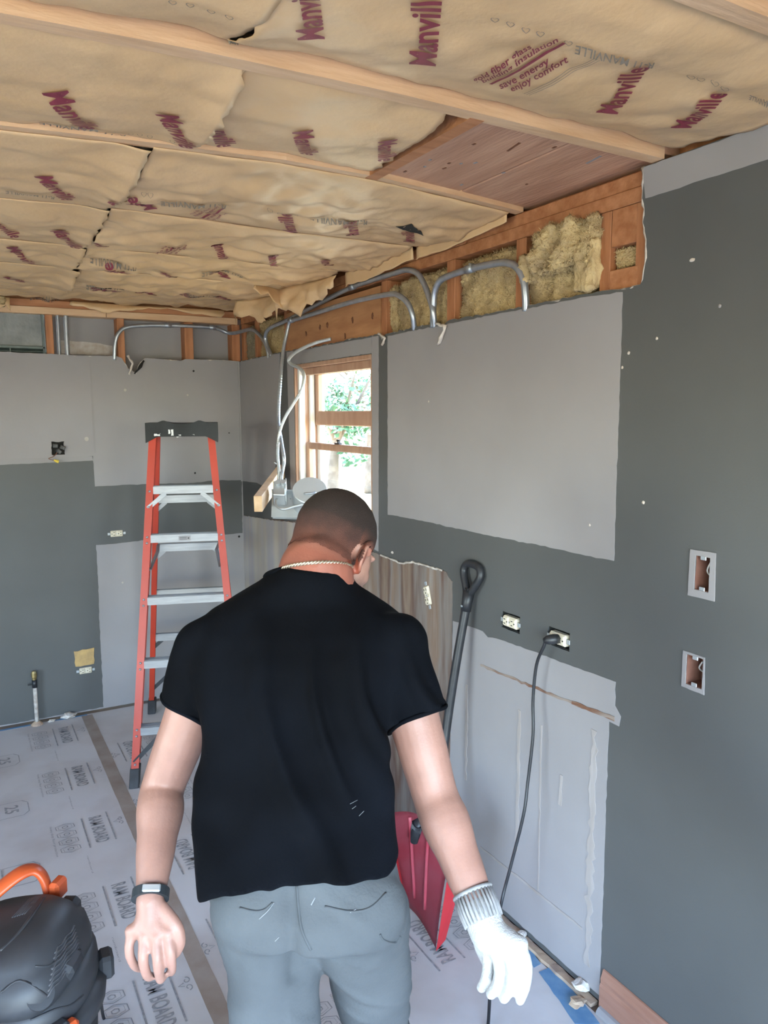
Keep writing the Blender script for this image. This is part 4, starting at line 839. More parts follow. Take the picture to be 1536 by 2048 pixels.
lv = [bm.verts.new(V((g[i][j].co.x,g[i][j].co.y,TC.z+lowz(i,j)))+b_*.006*(1 if j == 8 else -1 if j == 0 else 0)) for i, j in bd]
for k in range(len(bd)):
    a, b2 = bd[k], bd[(k+1) % len(bd)]; bm.faces.new((g[a[0]][a[1]], lv[k], lv[(k+1) % len(bd)], g[b2[0]][b2[1]]))
# recessed notches on the front skirt
ex = bmesh.ops.solidify(bm, geom=bm.faces[:], thickness=.004)
finish('top_cap', bm, 'cap', ld)
for u, w, h, z in ((-.115,.03,.012,-.045),(-.045,.012,.03,-.035),(-.015,.022,.012,-.052),(-.06,.008,.02,-.03),(.055,.01,.01,-.05)):
    bm = bmesh.new(); p = TC+w_*u+b_*(hd+.004)+V((0,0,z)); slab(bm, jag([p-w_*w/2-V((0,0,h/2)), p+w_*w/2-V((0,0,h/2)), p+w_*w/2+V((0,0,h/2)), p-w_*w/2+V((0,0,h/2))],.004,.004,seed=u), [], b_*.0015); finish('paint_spatter', bm, 'splat', ld)
bm = bmesh.new(); p = (lad(0,-1,1.13)+lad(0,1,1.13))/2+b_*.0345; B(bm, p, (.055,.001,.022), Rm); lab = finish('step_label', bm, 'bare', ld)
bm = bmesh.new(); 
for k in range(2): B(bm, p+b_*.001+V((0,0,.004-.008*k))-w_*.006, (.034,.0006,.002), Rm)
T(bm, [p+b_*.0005+w_*.019, p+b_*.0016+w_*.019], .004, 8); finish('label_print', bm, 'black', lab)
# ================================================================== SHOVEL
sh = tag(empty('scoop_shovel', (-.2,-2.6,0)), 'black-handled red scoop shovel leaning on the wall', 'shovel')
g0 = RW(943,1140,-.03); g1 = RW(934,1205,-.035); bl = V((-.23,-2.53,.36))   # grip top, socket, lower end of shaft
ax = (g1-RW(884,1500,-.12)).normalized(); shaft_end = RW(868,1680,-.19)
bm = bmesh.new(); T(bm, spline([g1+ax*.03, g1, RW(912,1330,-.075), RW(890,1480,-.115), shaft_end],4), .0155, 12); finish('shaft', bm, 'black', sh, True)
side_ = ax.cross(V((-1,0,0))).normalized(); 
def GP(u, v): return g1 + ax*v + side_*u
s_ = 1 if side_.y < 0 else -1
gpts = [GP(.0,.025), GP(s_*.02,.05), GP(s_*.047,.095), GP(s_*.046,.118), GP(s_*.03,.132), GP(0,.135), GP(-s_*.03,.132), GP(-s_*.046,.118), GP(-s_*.047,.095), GP(-s_*.02,.05), GP(0,.025)]
bm = bmesh.new(); T(bm, spline(gpts,5), .0135, 12); T(bm, [GP(0,-.03),GP(0,.0),GP(0,.04)], [.018,.0185,.021], 14); B(bm, GP(0,.042), (.02,.02,.02)); finish('d_grip', bm, 'black', sh, True)
bm = bmesh.new(); T(bm, [GP(0,-.01)+V((-.019,0,0)), GP(0,-.01)+V((-.022,0,0))], .004, 8); finish('rivet', bm, 'steel', sh)
M['red'] = mat('dusty red scoop', (.33,.035,.055), .45, (.36,.10,.13), 5, lo=.35, hi=.8, bump=.1); M['redc'] = mat('clean red edge', (.50,.02,.03), .4)
# scoop: concave blade, measured corners
tl = AT(772,1628,2.30); tr = AT(905,1690,2.42); blc = FL(812,1815,.02); brc = FL(872,1903,.012); br2 = FL(916,1795,.10)
bm = bmesh.new(); NU, NV = 12, 16; gr = []; nrm = ((tr-tl).cross(blc-tl)).normalized()
if nrm.dot(CAM-tl) > 0: nrm = -nrm
for i in range(NU+1):
    row = []
    for j in range(NV+1):
        u, v = i/NU, j/NV; p = tl.lerp(tr,u).lerp(blc.lerp(brc,u), v) + nrm*(.05*math.sin(math.pi*u)*(1-v*.6)+.03*math.sin(math.pi*v*.9))
        e = min(u,1-u)
        row.append(bm.verts.new(p))
    gr.append(row)
for i in range(NU):
    for j in range(NV): bm.faces.new((gr[i][j], gr[i][j+1], gr[i+1][j+1], gr[i+1][j]))
bmesh.ops.solidify(bm, geom=bm.faces[:], thickness=.004); scoop = finish('scoop', bm, 'red', sh, True)
bm = bmesh.new(); P = [gr_ for gr_ in [tr, tr.lerp(brc,.3), tr.lerp(brc,.6), brc]]; 
wv = -nrm*.075
slab(bm, [tr, brc, brc+V((.05,.02,.01)), tr.lerp(brc,.55)+V((.085,.03,.02)), tr+V((.06,.02,.0))], [], V((.002,.003,0))); finish('side_wall', bm, 'redc', sh)
bm = bmesh.new(); slab(bm, [tl, blc, blc+V((.03,.045,.02)), tl+V((.035,.05,0))], [], V((.002,.003,0))); finish('side_wall', bm, 'redc', sh)
T_e = tl.lerp(tr,.5)+nrm*.05; bm = bmesh.new(); T(bm, [shaft_end+ax*.03, T_e-ax*.02, T_e-ax*.10+nrm*.01], [.02,.022,.012], 12); finish('socket', bm, 'black', sh, True)
for k, u in enumerate((.35,.65)):
    bm = bmesh.new(); T(bm, [tl.lerp(tr,u).lerp(blc.lerp(brc,u),v)+nrm*(.05*math.sin(math.pi*u)*(1-v*.6)+.03*math.sin(math.pi*v*.9)-.004) for v in [i/10*.8+.05 for i in range(11)]], .006, 6); finish('rib', bm, 'red', sh, True)
# ================================================================== SHOP VACUUM
UPZ = V((0,0,1)); VC = FL(22,1925,.45); vx, vy = VC.x, VC.y
sv = tag(empty('shop_vacuum', (vx,vy,0)), 'dusty black shop vacuum with an orange handle on the floor', 'vacuum')
M['vacb'] = mat('dusty black vacuum shell', (.016,.016,.019), .5, (.065,.068,.076), 5, 6, .35, .85, bump=.05); M['vacg'] = mat('dusty vent ridges', (.05,.05,.055), .6, (.11,.11,.12), 30); M['vaco'] = mat('orange vacuum plastic', (.60,.10,.025), .4, (.50,.075,.02), 6)
def VP(a, r, z): return V((vx+math.cos(a)*r, vy+math.sin(a)*r, z))
def lathe(bm, prof, n=40, rf=lambda a, z: 1.):
    rings = [[bm.verts.new(VP(2*math.pi*k/n, r*rf(2*math.pi*k/n, z), z)) for k in range(n)] for r, z in prof]
    for i in range(len(rings)-1):
        for k in range(n): bm.faces.new((rings[i][k], rings[i][(k+1)%n], rings[i+1][(k+1)%n], rings[i+1][k]))
    bm.faces.new(rings[0][::-1]); bm.faces.new(rings[-1])
bm = bmesh.new(); lathe(bm, [(.15,.05),(.165,.06),(.18,.2),(.187,.33)]); finish('drum', bm, 'vacb', sv, True)
bm = bmesh.new(); lathe(bm, [(.19,.325),(.205,.33),(.208,.36),(.20,.372),(.185,.38)]); finish('lid_rim', bm, 'vacb', sv, True)
fa = math.atan2(CAM.y-vy, CAM.x-vx)
vf = V((FWD.x,FWD.y,0)).normalized(); vr = V((RGT.x,RGT.y,0)).normalized(); O_ = V((vx,vy,0))
bm = bmesh.new(); lathe(bm, [(.185,.37),(.195,.39),(.19,.43),(.17,.445)], 48, lambda a, z: 1+.03*math.cos(4*(a-fa-.4))); finish('head_skirt', bm, 'vacb', sv, True)
# faceted motor cover: squarish loft with shoulders, tapering upward
bm = bmesh.new(); N = 48; rg = []
for r0, z, e in ((.176,.43,3.2),(.174,.46,3.4),(.162,.492,3.6),(.15,.50,3.6),(.142,.52,3.2),(.118,.545,2.8),(.06,.556,2.4)):
    row = []
    for k in range(N):
        t = 2*math.pi*k/N; ca, sa = math.cos(t), math.sin(t); q = (abs(ca)**e+abs(sa)**e)**(-1/e); row.append(bm.verts.new(O_+(vr*ca+vf*sa*1.03)*r0*q*.93+V((0,0,z+.012*ca*(z > .49)))))
    rg.append(row)
for i_ in range(len(rg)-1):
    for k in range(N): bm.faces.new((rg[i_][k], rg[i_][(k+1)%N], rg[i_+1][(k+1)%N], rg[i_+1][k]))
bm.faces.new(rg[0][::-1]); bm.faces.new(rg[-1]); finish('motor_cover', bm, 'vacb', sv, True)
# wavy exhaust grille on the camera-right flank
va = math.atan2(RGT.y, RGT.x)-.15
shell = [q for q in sv.children if q.name.startswith(('motor_cover','head_skirt','lid_rim','drum'))]
lp = lambda a, b, t: (a[0]+(b[0]-a[0])*t, a[1]+(b[1]-a[1])*t)
for k in range(9): strip_on('vent_slat', shell, [lp((108,1905),(93,1992),k/8), lp((150,1850),(163,1905),k/8)], .0034, 'vacg', -.0005, sv, wave=1.6)
for pl in ([(0,1902),(35,1868),(70,1822),(90,1792)],[(2,1985),(40,1960),(90,1988),(100,2005)],[(128,1900),(100,1930),(70,1932)],[(165,1990),(140,2010),(110,2018),(60,2040)]): strip_on('cover_ridge', shell, pl, .0045, 'vacb', -.001, sv)
for k in range(6): strip_on('top_rib', shell, [(24+5*k,1836-1.5*k), (60+5*k,1796-1.5*k)], .0018, 'vacg', -.0003, sv)
bm = bmesh.new(); B(bm, O_+vr*.085+vf*.135+V((0,0,.485)), (.05,.05,.07), Matrix((vr,vf,UPZ)).transposed(), .012); finish('cover_boss', bm, 'vacb', sv)
bm = bmesh.new(); B(bm, O_+vr*.145-vf*.03+V((0,0,.468)), (.05,.07,.045), Matrix((vr,vf,UPZ)).transposed()@Matrix.Rotation(.5,3,'Y'), .01); finish('switch_housing', bm, 'vacb', sv)
bm = bmesh.new(); T(bm, [O_+vr*.115-vf*.115+V((0,0,.46)), O_+vr*.128-vf*.128+V((0,0,.472))], [.034,.03], 20); finish('round_cap', bm, 'vacb', sv)
for k, a in enumerate((va+.62, va-.55, va+2.2, va+3.8)):
    R = Matrix.Rotation(a,3,'Z'); bm = bmesh.new(); B(bm, VP(a,.208,.375), (.035,.055,.06), R, .008); finish('latch', bm, 'vacb', sv)
bm = bmesh.new(); a = va-.9; T(bm, [VP(a,.17,.36), VP(a,.225,.355), VP(a,.25,.35)], [.032,.032,.028], 16); finish('hose_port', bm, 'vacb', sv, True)
pq = FL(128,2044,.40); bm = bmesh.new(); a = math.atan2(pq.y-vy, pq.x-vx); B(bm, VP(a,.212,.37), (.03,.06,.05), Matrix.Rotation(a,3,'Z'), .008); finish('orange_latch', bm, 'vaco', sv)
hp = [O_+vf*.03-vr*.16+V((0,0,.47)), O_+vf*.07-vr*.11+V((0,0,.535)), O_+vf*.12-vr*.045+V((0,0,.585)), O_+vf*.15-vr*.01+V((0,0,.59)), O_+vf*.155+vr*.015+V((0,0,.565)), O_+vf*.15+vr*.03+V((0,0,.51))]
bm = bmesh.new(); T(bm, spline(hp,6), .026, 12, flat=.45); finish('carry_handle', bm, 'vaco', sv, True)
bm = bmesh.new(); B(bm, O_+vf*.155+vr*.05+V((0,0,.535)), (.03,.05,.05), Matrix.Rotation(va,3,'Z'), .008); finish('handle_mount', bm, 'vaco', sv)
for k in range(4):
    a = va+math.pi/4+k*math.pi/2; cf = None; bm = bmesh.new(); T(bm, [VP(a,.14,.065), VP(a,.21,.05), VP(a,.235,.045)], [.03,.028,.02], 8); cf = finish('caster_arm', bm, 'vacb', sv, True)
    bm = bmesh.new(); t_ = V((-math.sin(a),math.cos(a),0)); T(bm, [VP(a,.225,.025)-t_*.012, VP(a,.225,.025)+t_*.012], .025, 14); finish('caster_wheel', bm, 'rub', sv, True)
vcd = tube('power_cord', [VP(va-.25,.19,.30), VP(va-.25,.225,.24), AT(196,1992,1.95), FL(207,2035,.006), FL(222,2080,.006), FL(180,2200,.006), FL(60,2300,.006)], .0045, 'black', sv, 8)
# ================================================================== PERSON
vw = V((FWD.x,FWD.y,0)).normalized(); rt = V((vw.y,-vw.x,0)); UP = V((0,0,1))
def ring_loft(bm, secs, n=28, ex=2.0):
    """secs: (centre, side vector, front vector)"""
    rings = []
    for c, s, f in secs:
        rg = []
        for k in range(n):
            a = 2*math.pi*k/n; ca, sa = math.cos(a), math.sin(a); ca = math.copysign(abs(ca)**(2/ex), ca); sa = math.copysign(abs(sa)**(2/ex), sa)
            rg.append(bm.verts.new(V(c)+V(s)*ca+V(f)*sa))
        rings.append(rg)
    for i in range(len(rings)-1):
        for k in range(n): bm.faces.new((rings[i][k], rings[i][(k+1)%n], rings[i+1][(k+1)%n], rings[i+1][k]))
    bm.faces.new(rings[0][::-1]); bm.faces.new(rings[-1])
def ELL(bm, c, R, r, sub=3):
    q = bmesh.ops.create_icosphere(bm, subdivisions=sub, radius=1.0)
    for v in q['verts']: v.co = V(c)+R@V((v.co.x*r[0], v.co.y*r[1], v.co.z*r[2]))
def CAP(bm, pts, rs, seg=14, n=4, flat=1.):
    """smooth limb with rounded ends"""
    P = spline(pts, n) if n > 1 else [V(p) for p in pts]; m = len(pts)-1; R = []
    for i in range(len(P)):
        t = i/(len(P)-1)*m; k = min(int(t), m-1); u = t-k; u = u*u*(3-2*u); R.append(rs[k]*(1-u)+rs[k+1]*u)
    d0 = (P[0]-P[1]).normalized(); d1 = (P[-1]-P[-2]).normalized(); A, RA = [], []
    for q in (.95,.8,.5): A.append(P[0]+d0*R[0]*q); RA.append(R[0]*math.sqrt(1-q*q))
    Z, RZ = [], []
    for q in (.5,.8,.95): Z.append(P[-1]+d1*R[-1]*q); RZ.append(R[-1]*math.sqrt(1-q*q))
    T(bm, A+P+Z, RA+R+RZ, seg, flat=flat)
def voxel(bm, size, smooth=3, name='tmp'):
    me = bpy.data.meshes.new(name); bmesh.ops.recalc_face_normals(bm, faces=bm.faces[:]); bm.to_mesh(me); bm.free()
    o = bpy.data.objects.new(name, me); COL.objects.link(o); md = o.modifiers.new('r','REMESH'); md.mode = 'VOXEL'; md.voxel_size = size
    bpy.context.view_layer.update(); m2 = bpy.data.meshes.new_from_object(o.evaluated_get(bpy.context.evaluated_depsgraph_get()))
    bpy.data.objects.remove(o); bpy.data.meshes.remove(me)
    b = bmesh.new(); b.from_mesh(m2); bpy.data.meshes.remove(m2)
    for _ in range(smooth): bmesh.ops.smooth_vert(b, verts=b.verts[:], factor=.5, use_axis_x=True, use_axis_y=True, use_axis_z=True)
    b.normal_update(); return b
# ---- head frame
YH, PH = math.radians(36), math.radians(34)
hd = vw*math.cos(YH)+rt*math.sin(YH); hf = hd*math.cos(PH)-UP*math.sin(PH); hu = UP*math.cos(PH)+hd*math.sin(PH); hs = hf.cross(hu).normalized()
HR = Matrix((hs, hf, hu)).transposed(); HC = AT(669,1097,1.585)
def HP(s, f, u): return HC+hs*s+hf*f+hu*u
C7 = AT(632,1165,1.50)
LSH, LEL, LWR = AT(430,1292,1.455), AT(326,1575,1.46), AT(303,1775,1.33)
RSH, REL, RWR = AT(788,1292,1.44), AT(870,1590,1.365), AT(962,1828,1.25)
# torso rows: py, left px, right px, depth, half thickness
ROWS = [(1850,400,814,1.27,.146),(1795,402,810,1.275,.147),(1740,401,804,1.285,.145),(1680,402,791,1.305,.135),(1600,411,780,1.335,.122),(1520,414,774,1.365,.122),(1440,404,786,1.395,.126),(1360,388,806,1.425,.128),(1300,380,824,1.445,.122),(1250,388,824,1.465,.112),(1217,418,786,1.48,.098),(1190,462,740,1.49,.086),(1168,512,712,1.495,.088),(1146,545,706,1.50,.092),(1122,556,700,1.51,.090)]
def torso(shr, lo=0, hi=99):
    S = []
    for py, xl, xr, d, t in ROWS[lo:hi]:
        L, R = AT(xl,py,d), AT(xr,py,d); c = (L+R)/2; S.append((c, (R-L)/2*shr, vw*t*shr))
    return S
# ---- body
bm = bmesh.new()
ELL(bm, HP(0,-.012,.032), HR, (.0755,.096,.088)); ELL(bm, HP(0,-.045,.012), HR, (.068,.055,.066)); ELL(bm, HP(0,.045,-.02), HR, (.060,.050,.078)); ELL(bm, HP(0,.045,-.075), HR, (.050,.045,.040)); ELL(bm, HP(0,.076,-.094), HR, (.024,.020,.019))
ELL(bm, HP(0,.078,.018), HR, (.050,.016,.012)); ELL(bm, HP(0,.090,-.060), HR, (.024,.010,.0055)); ELL(bm, HP(0,.089,-.070), HR, (.021,.010,.006)); ELL(bm, HP(.036,.062,-.03), HR, (.022,.022,.022)); ELL(bm, HP(-.036,.062,-.03), HR, (.022,.022,.022))
CAP(bm, [HP(0,.088,.008),HP(0,.104,-.016),HP(0,.112,-.034)], [.009,.011,.014], 12); ELL(bm, HP(.012,.10,-.038), HR, (.009,.010,.008)); ELL(bm, HP(-.012,.10,-.038), HR, (.009,.010,.008))
for s in (-1,1):
    RE = HR@Matrix.Rotation(s*.42,3,'Z')@Matrix.Rotation(-.25,3,'X')
    e0 = HP(s*.078,-.004,-.012)
    ELL(bm, e0, RE, (.0075,.020,.032))
    q = [e0+RE@V((s*.008, .019*math.cos(a)-.003, .031*math.sin(a)+(.002 if math.sin(a) > 0 else 0))) for a in [math.radians(t) for t in (30,60,90,120,150,180,210,240,270)]]
    CAP(bm, q, [.0048]*len(q), 8, 2); ELL(bm, e0+RE@V((s*.004,.004,-.029)), RE, (.006,.009,.010))
CAP(bm, [C7-vw*.005-UP*.04, C7+UP*.015, C7.lerp(HP(0,-.03,-.045),.55)-rt*.006, HP(0,-.032,-.045), HP(0,-.02,0)], [.082,.0735,.0715,.069,.060], 24)
ring_loft(bm, [(c, a*(.80 if i < 5 else .9), f*(.72 if i < 5 else .88)) for i, (c, a, f) in enumerate(torso(1.)) if i > 2]); CAP(bm, [C7-UP*.02, C7-UP*.05+(LSH-C7)*.5, LSH], [.05,.06,.055], 16); CAP(bm, [C7-UP*.02, C7-UP*.05+(RSH-C7)*.5, RSH], [.05,.06,.055], 16)
def arm(bm, S, E, W, e=0.):
    bow = (E-S).lerp(W-E,.5).cross(vw).normalized()
    CAP(bm, [S, S.lerp(E,.3), S.lerp(E,.65), E, E.lerp(W,.25), E.lerp(W,.6), W], [.054+e,.050+e,.0455+e,.041+e,.0435+e,.035+e,.0265+e], 20)
arm(bm, LSH, LEL, LWR); arm(bm, RSH, REL, RWR)
# hands: chains of (px,py,depth), radii
LHAND = dict(palm=[((300,1800,1.312),(302,1845,1.30),(304,1880,1.295)), (.028,.034,.034)], fingers=[
    [((264,1862,1.295),(258,1900,1.285),(268,1930,1.297),(284,1938,1.322)), .0080], [((289,1872,1.285),(286,1918,1.272),(294,1950,1.287),(304,1953,1.315)), .0086],
    [((313,1874,1.283),(315,1923,1.270),(320,1956,1.285),(324,1956,1.314)), .0086], [((335,1866,1.288),(342,1908,1.278),(344,1938,1.29),(342,1945,1.318)), .0080],
    [((322,1815,1.305),(350,1848,1.295),(360,1880,1.295),(352,1906,1.302)), .0108]])
RHAND = dict(palm=[((966,1838,1.245),(985,1868,1.232),(1004,1898,1.222)), (.028,.034,.036)], fingers=[
    [((1038,1888,1.205),(1052,1925,1.195),(1051,1965,1.197),(1040,2000,1.205)), .0072], [((1017,1902,1.205),(1025,1940,1.197),(1021,1972,1.20),(1008,1996,1.21)), .0080],
    [((995,1904,1.215),(1000,1942,1.212),(995,1970,1.217),(982,1988,1.225)), .0080], [((976,1896,1.232),(977,1932,1.235),(972,1960,1.24),(963,1975,1.248)), .0076],
    [((960,1852,1.252),(962,1885,1.255),(972,1912,1.262),(982,1932,1.27)), .0108]])
def hand(bm, H, e=0.):
    P, R = H['palm']; pts = [AT(*p) for p in P]
    # flattened palm: three parallel capsules side by side
    k0 = [AT(*f[0][0]) for f in H['fingers'][:4]]
    for i, k in enumerate(k0): CAP(bm, [pts[0].lerp(pts[1],.15), pts[1].lerp(k,.45), k], [.020+e,.0175+e,.0125+e], 12)
    CAP(bm, pts[:2], [.024+e,.022+e], 14, 2)
    for F, r in H['fingers']:
        q = [AT(*p) for p in F]; CAP(bm, q, [r*1.12+e, r*1.04+e, r*.97+e, r*.82+e], 12, 4)
hand(bm, LHAND); hand(bm, RHAND)
# legs inside the trousers
LK = AT(552,2048,1.29); LKN = LK-UP*.20+vw*.02; LAN = V((LKN.x,LKN.y,.11))-vw*.10; RK = AT(750,2048,1.43); RKN = RK-UP*.10+vw*.05; RAN = V((RKN.x,RKN.y,.10))+vw*.07
LEGL = [AT(535,1820,1.275), AT(545,1930,1.275), LK, LKN, LKN.lerp(LAN,.4), LAN]; LEGR = [AT(715,1825,1.28), AT(737,1930,1.34), RK, RKN, RKN.lerp(RAN,.4), RAN]
CAP(bm, LEGL, [.060,.058,.056,.050,.048,.036], 18); CAP(bm, LEGR, [.060,.055,.046,.046,.046,.036], 18); ELL(bm, AT(620,1745,1.29), Matrix((rt,vw,UP)).transposed(), (.135,.075,.11))
b = voxel(bm, .0034, 2)
cl = b.loops.layers.float_color.new('tint') if False else None
nk = []
for v in b.verts:
    q = v.co-HC; s_1, f_1, u_1 = q.dot(hs), q.dot(hf), q.dot(hu)
    if q.length < .21 and u_1 < .02 and f_1 < .035 and abs(s_1) < .074 and (v.co-C7).dot(UP) > -.03: nk.append(v)
for _ in range(45): bmesh.ops.smooth_vert(b, verts=nk, factor=.5, use_axis_x=True, use_axis_y=True, use_axis_z=True)
b.normal_update()
pm = bpy.data.meshes.new('person'); b.to_mesh(pm)
# skin colour per vertex: sunburnt nape, with red shading painted into it too
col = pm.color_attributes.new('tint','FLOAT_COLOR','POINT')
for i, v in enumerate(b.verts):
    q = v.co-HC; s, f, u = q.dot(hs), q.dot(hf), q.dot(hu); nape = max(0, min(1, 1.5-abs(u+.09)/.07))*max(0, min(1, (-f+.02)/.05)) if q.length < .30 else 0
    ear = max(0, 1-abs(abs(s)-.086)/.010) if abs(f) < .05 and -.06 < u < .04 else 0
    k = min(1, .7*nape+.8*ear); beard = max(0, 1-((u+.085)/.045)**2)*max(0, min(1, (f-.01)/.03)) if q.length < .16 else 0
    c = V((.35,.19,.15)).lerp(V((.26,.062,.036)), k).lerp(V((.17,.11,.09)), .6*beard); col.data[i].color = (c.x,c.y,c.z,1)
def tint_mat(name, rough=.5, sss=.0, var=.12, bump=.08, bs=220):
    m = mat(name, (1,1,1), rough, (1-var,)*3, 30, bump=bump, bscale=bs); n = m.node_tree; bsdf = n.nodes['Principled BSDF']; at = n.nodes.new('ShaderNodeAttribute'); at.attribute_name = 'tint'
    mx = n.nodes.new('ShaderNodeMix'); mx.data_type = 'RGBA'; mx.blend_type = 'MULTIPLY'; mx.inputs[0].default_value = 1
    rp = [x for x in n.nodes if x.type == 'VALTORGB'][0]; n.links.new(at.outputs['Color'], mx.inputs[6]); n.links.new(rp.outputs[0], mx.inputs[7]); n.links.new(mx.outputs[2], bsdf.inputs['Base Color'])
    if sss: bsdf.inputs['Subsurface Weight'].default_value = sss; bsdf.inputs['Subsurface Radius'].default_value = (.012,.005,.003)
    return m
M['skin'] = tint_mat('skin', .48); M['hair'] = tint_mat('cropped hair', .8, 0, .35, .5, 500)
# hair: faces of the scalp lifted 2 mm
hb = b.copy(); hb.normal_update(); keep = []
def hairy(p):
    q = p-HC; s, f, u = q.dot(hs), q.dot(hf), q.dot(hu)
    if q.length > .16: return -1
    line = -.040 if f < -.02 else (-.040+(f+.02)*.8 if f < .03 else .0+(f-.03)*1.9)
    if abs(s) > .064 and -.022 < f < .030: line = max(line, .008)      # clear of the ears
    return (u-line)+noise.noise(p*70)*.006
dele = [v for v in hb.verts if hairy(v.co) < 0]; bmesh.ops.delete(hb, geom=dele, context='VERTS')
for v in hb.verts: v.co += v.normal*.0022
hm = bpy.data.meshes.new('hair'); hb.to_mesh(hm); hc_ = hm.color_attributes.new('tint','FLOAT_COLOR','POINT')
for i, v in enumerate(hb.verts):
    k = max(0, min(1, hairy(v.co)/.085)); q = v.co-HC; k = max(k, min(1, .35*k+max(0, (q.dot(hu)-.0)/.06)))
    c = V((.25,.085,.058)).lerp(V((.020,.010,.008)), k**.5); hc_.data[i].color = (c.x,c.y,c.z,1)
hb.free(); b.free()
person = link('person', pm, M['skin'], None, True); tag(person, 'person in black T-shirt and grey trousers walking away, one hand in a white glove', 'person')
link('hair', hm, M['hair'], person, True)
for s in (-1,1):
    bm = bmesh.new(); ELL(bm, HP(s*.031,.074,.0), HR, (.011,.011,.009), 2); ey = finish('eye', bm, 'splat', person, True)
    bm = bmesh.new(); ELL(bm, HP(s*.031,.0835,.0), HR, (.005,.003,.005), 2); finish('iris', bm, 'dark', ey, True)
# ---- T-shirt
M['shirt'] = mat('black cotton', (.0016,.0020,.0032), .9, (.0034,.0047,.0080), 4, bump=.12, bscale=260, spec=.08)
bm = bmesh.new(); ring_loft(bm, torso(1.0), 36, 2.25)
def sleeve(S, E, W0, stop, r0, r1, mid):
    d = (E-S).normalized(); ELL(bm, S, Matrix.Identity(3), (r0+.004,)*3); T(bm, [S-d*.01, S.lerp(E,.12), S.lerp(E,.25), S.lerp(E,.4), S.lerp(E,stop), S.lerp(E,stop+.025)], [r0*.98, r0, mid, (mid+r1)/2, r1, r1+.001], 24)
sleeve(LSH, LEL, None, .46, .062, .056, .060); sleeve(RSH, REL, None, .56, .064, .066, .066)
CAP(bm, [C7-UP*.035, C7-UP*.06+(LSH-C7)*.55, LSH-UP*.004], [.058,.066,.062], 18); CAP(bm, [C7-UP*.035, C7-UP*.06+(RSH-C7)*.55, RSH-UP*.004], [.058,.066,.062], 18)
b = voxel(bm, .006, 10)
# folds
def fold(p):
    u = (p-C7).dot(rt); z = p.z; bk = 1.0
    w = V((u*4,z*4,0)); a = noise.noise(w*1.1)*1.8
    g = 0
    k = u*.83+z*.30+noise.noise(V((u*3,z*3,4)))*.05          # long folds falling to the right hip
    g += .018*max(0,math.sin(k*80+a))**3*max(0,min(1,(1.34-z)/.12))*max(0,min(1,(u+.10)/.10))*max(0,min(1,(z-1.08)/.1))
    g += .012*max(0,math.sin(k*40+a*1.3+1))**2*max(0,min(1,(1.40-z)/.1))
    g += .009*math.exp(-((z-1.10)/.03)**2)*(.5+noise.noise(V((u*9,z*5,7))))          # bunching over the hips
    g += .006*math.exp(-((z-1.05)/.03)**2)*noise.noise(V((u*11,z*14,2)))
    g += .007*noise.noise(V((u*8,z*6,p.y*7)))+.0018*noise.noise(p*22)
    return g
for v in b.verts: v.co += v.normal*fold(v.co)
# cut hem, cuffs and neck
def plane_del(test): bmesh.ops.delete(b, geom=[v for v in b.verts if test(v.co)], context='VERTS')
dL = (LEL-LSH).normalized(); dR = (REL-RSH).normalized(); cuL = LSH.lerp(LEL,.455); cuR = RSH.lerp(REL,.535)
nL = (dL-rt*.12).normalized(); nR = (dR+rt*.12).normalized()
def axd(p, o, d): q = p-o; return (q-d*q.dot(d)).length
_TR = sorted([((AT((xl+xr)/2,py,d)).z, (AT(xl,py,d)-C7).dot(rt), (AT(xr,py,d)-C7).dot(rt)) for py, xl, xr, d, t in ROWS])
def tedge(z, i):
    for a, b_ in zip(_TR, _TR[1:]):
        if a[0] <= z <= b_[0]: k = (z-a[0])/max(1e-6, b_[0]-a[0]); return a[i]+(b_[i]-a[i])*k
    return _TR[0][i]
def hemz(p):
    u = (p-C7).dot(rt); return 1.004+.005*math.sin(u*26+.6)-.012*max(0,min(1,(-u-.05)/.05))-.035*max(0,min(1,(-u-.115)/.05))-.012*max(0,min(1,(u-.09)/.06))
plane_del(lambda p: p.z < hemz(p))
plane_del(lambda p: (p-cuL).dot(nL) > 0 and axd(p,LSH,dL) < .085 and (p-C7).dot(rt) < tedge(p.z,1)+.004)
plane_del(lambda p: (p-cuR).dot(nR) > 0 and axd(p,RSH,dR) < .085 and (p-C7).dot(rt) > tedge(p.z,2)-.004)
NB = C7+UP*.026; nn_ = (UP*.86+vw*.35-rt*.08).normalized(); NBv = NB+vw*.012
plane_del(lambda p: (p-NBv).dot(nn_) > 0 and (p-NBv).length < .15)
loose = [v for v in b.verts if not v.link_faces]; bmesh.ops.delete(b, geom=loose, context='VERTS')
seen, comps = set(), []
for v0 in b.verts:
    if v0 in seen: continue
    st_, cp_ = [v0], []; seen.add(v0)
    while st_:
        v = st_.pop(); cp_.append(v)
        for e in v.link_edges:
            o_ = e.other_vert(v)
            if o_ not in seen: seen.add(o_); st_.append(o_)
    comps.append(cp_)
big = max(comps, key=len); bmesh.ops.delete(b, geom=[v for c in comps if c is not big for v in c], context='VERTS')
for _ in range(4): bmesh.ops.delete(b, geom=[v for v in b.verts if len(v.link_faces) < 2], context='VERTS')
for _ in range(6):
    bv = {v for e in b.edges if e.is_boundary for v in e.verts}; new = {}
    for v in bv:
        nb = [e.other_vert(v) for e in v.link_edges if e.is_boundary]
        if len(nb) == 2: new[v] = v.co*.5+(nb[0].co+nb[1].co)*.25
    for v, c in new.items(): v.co = c
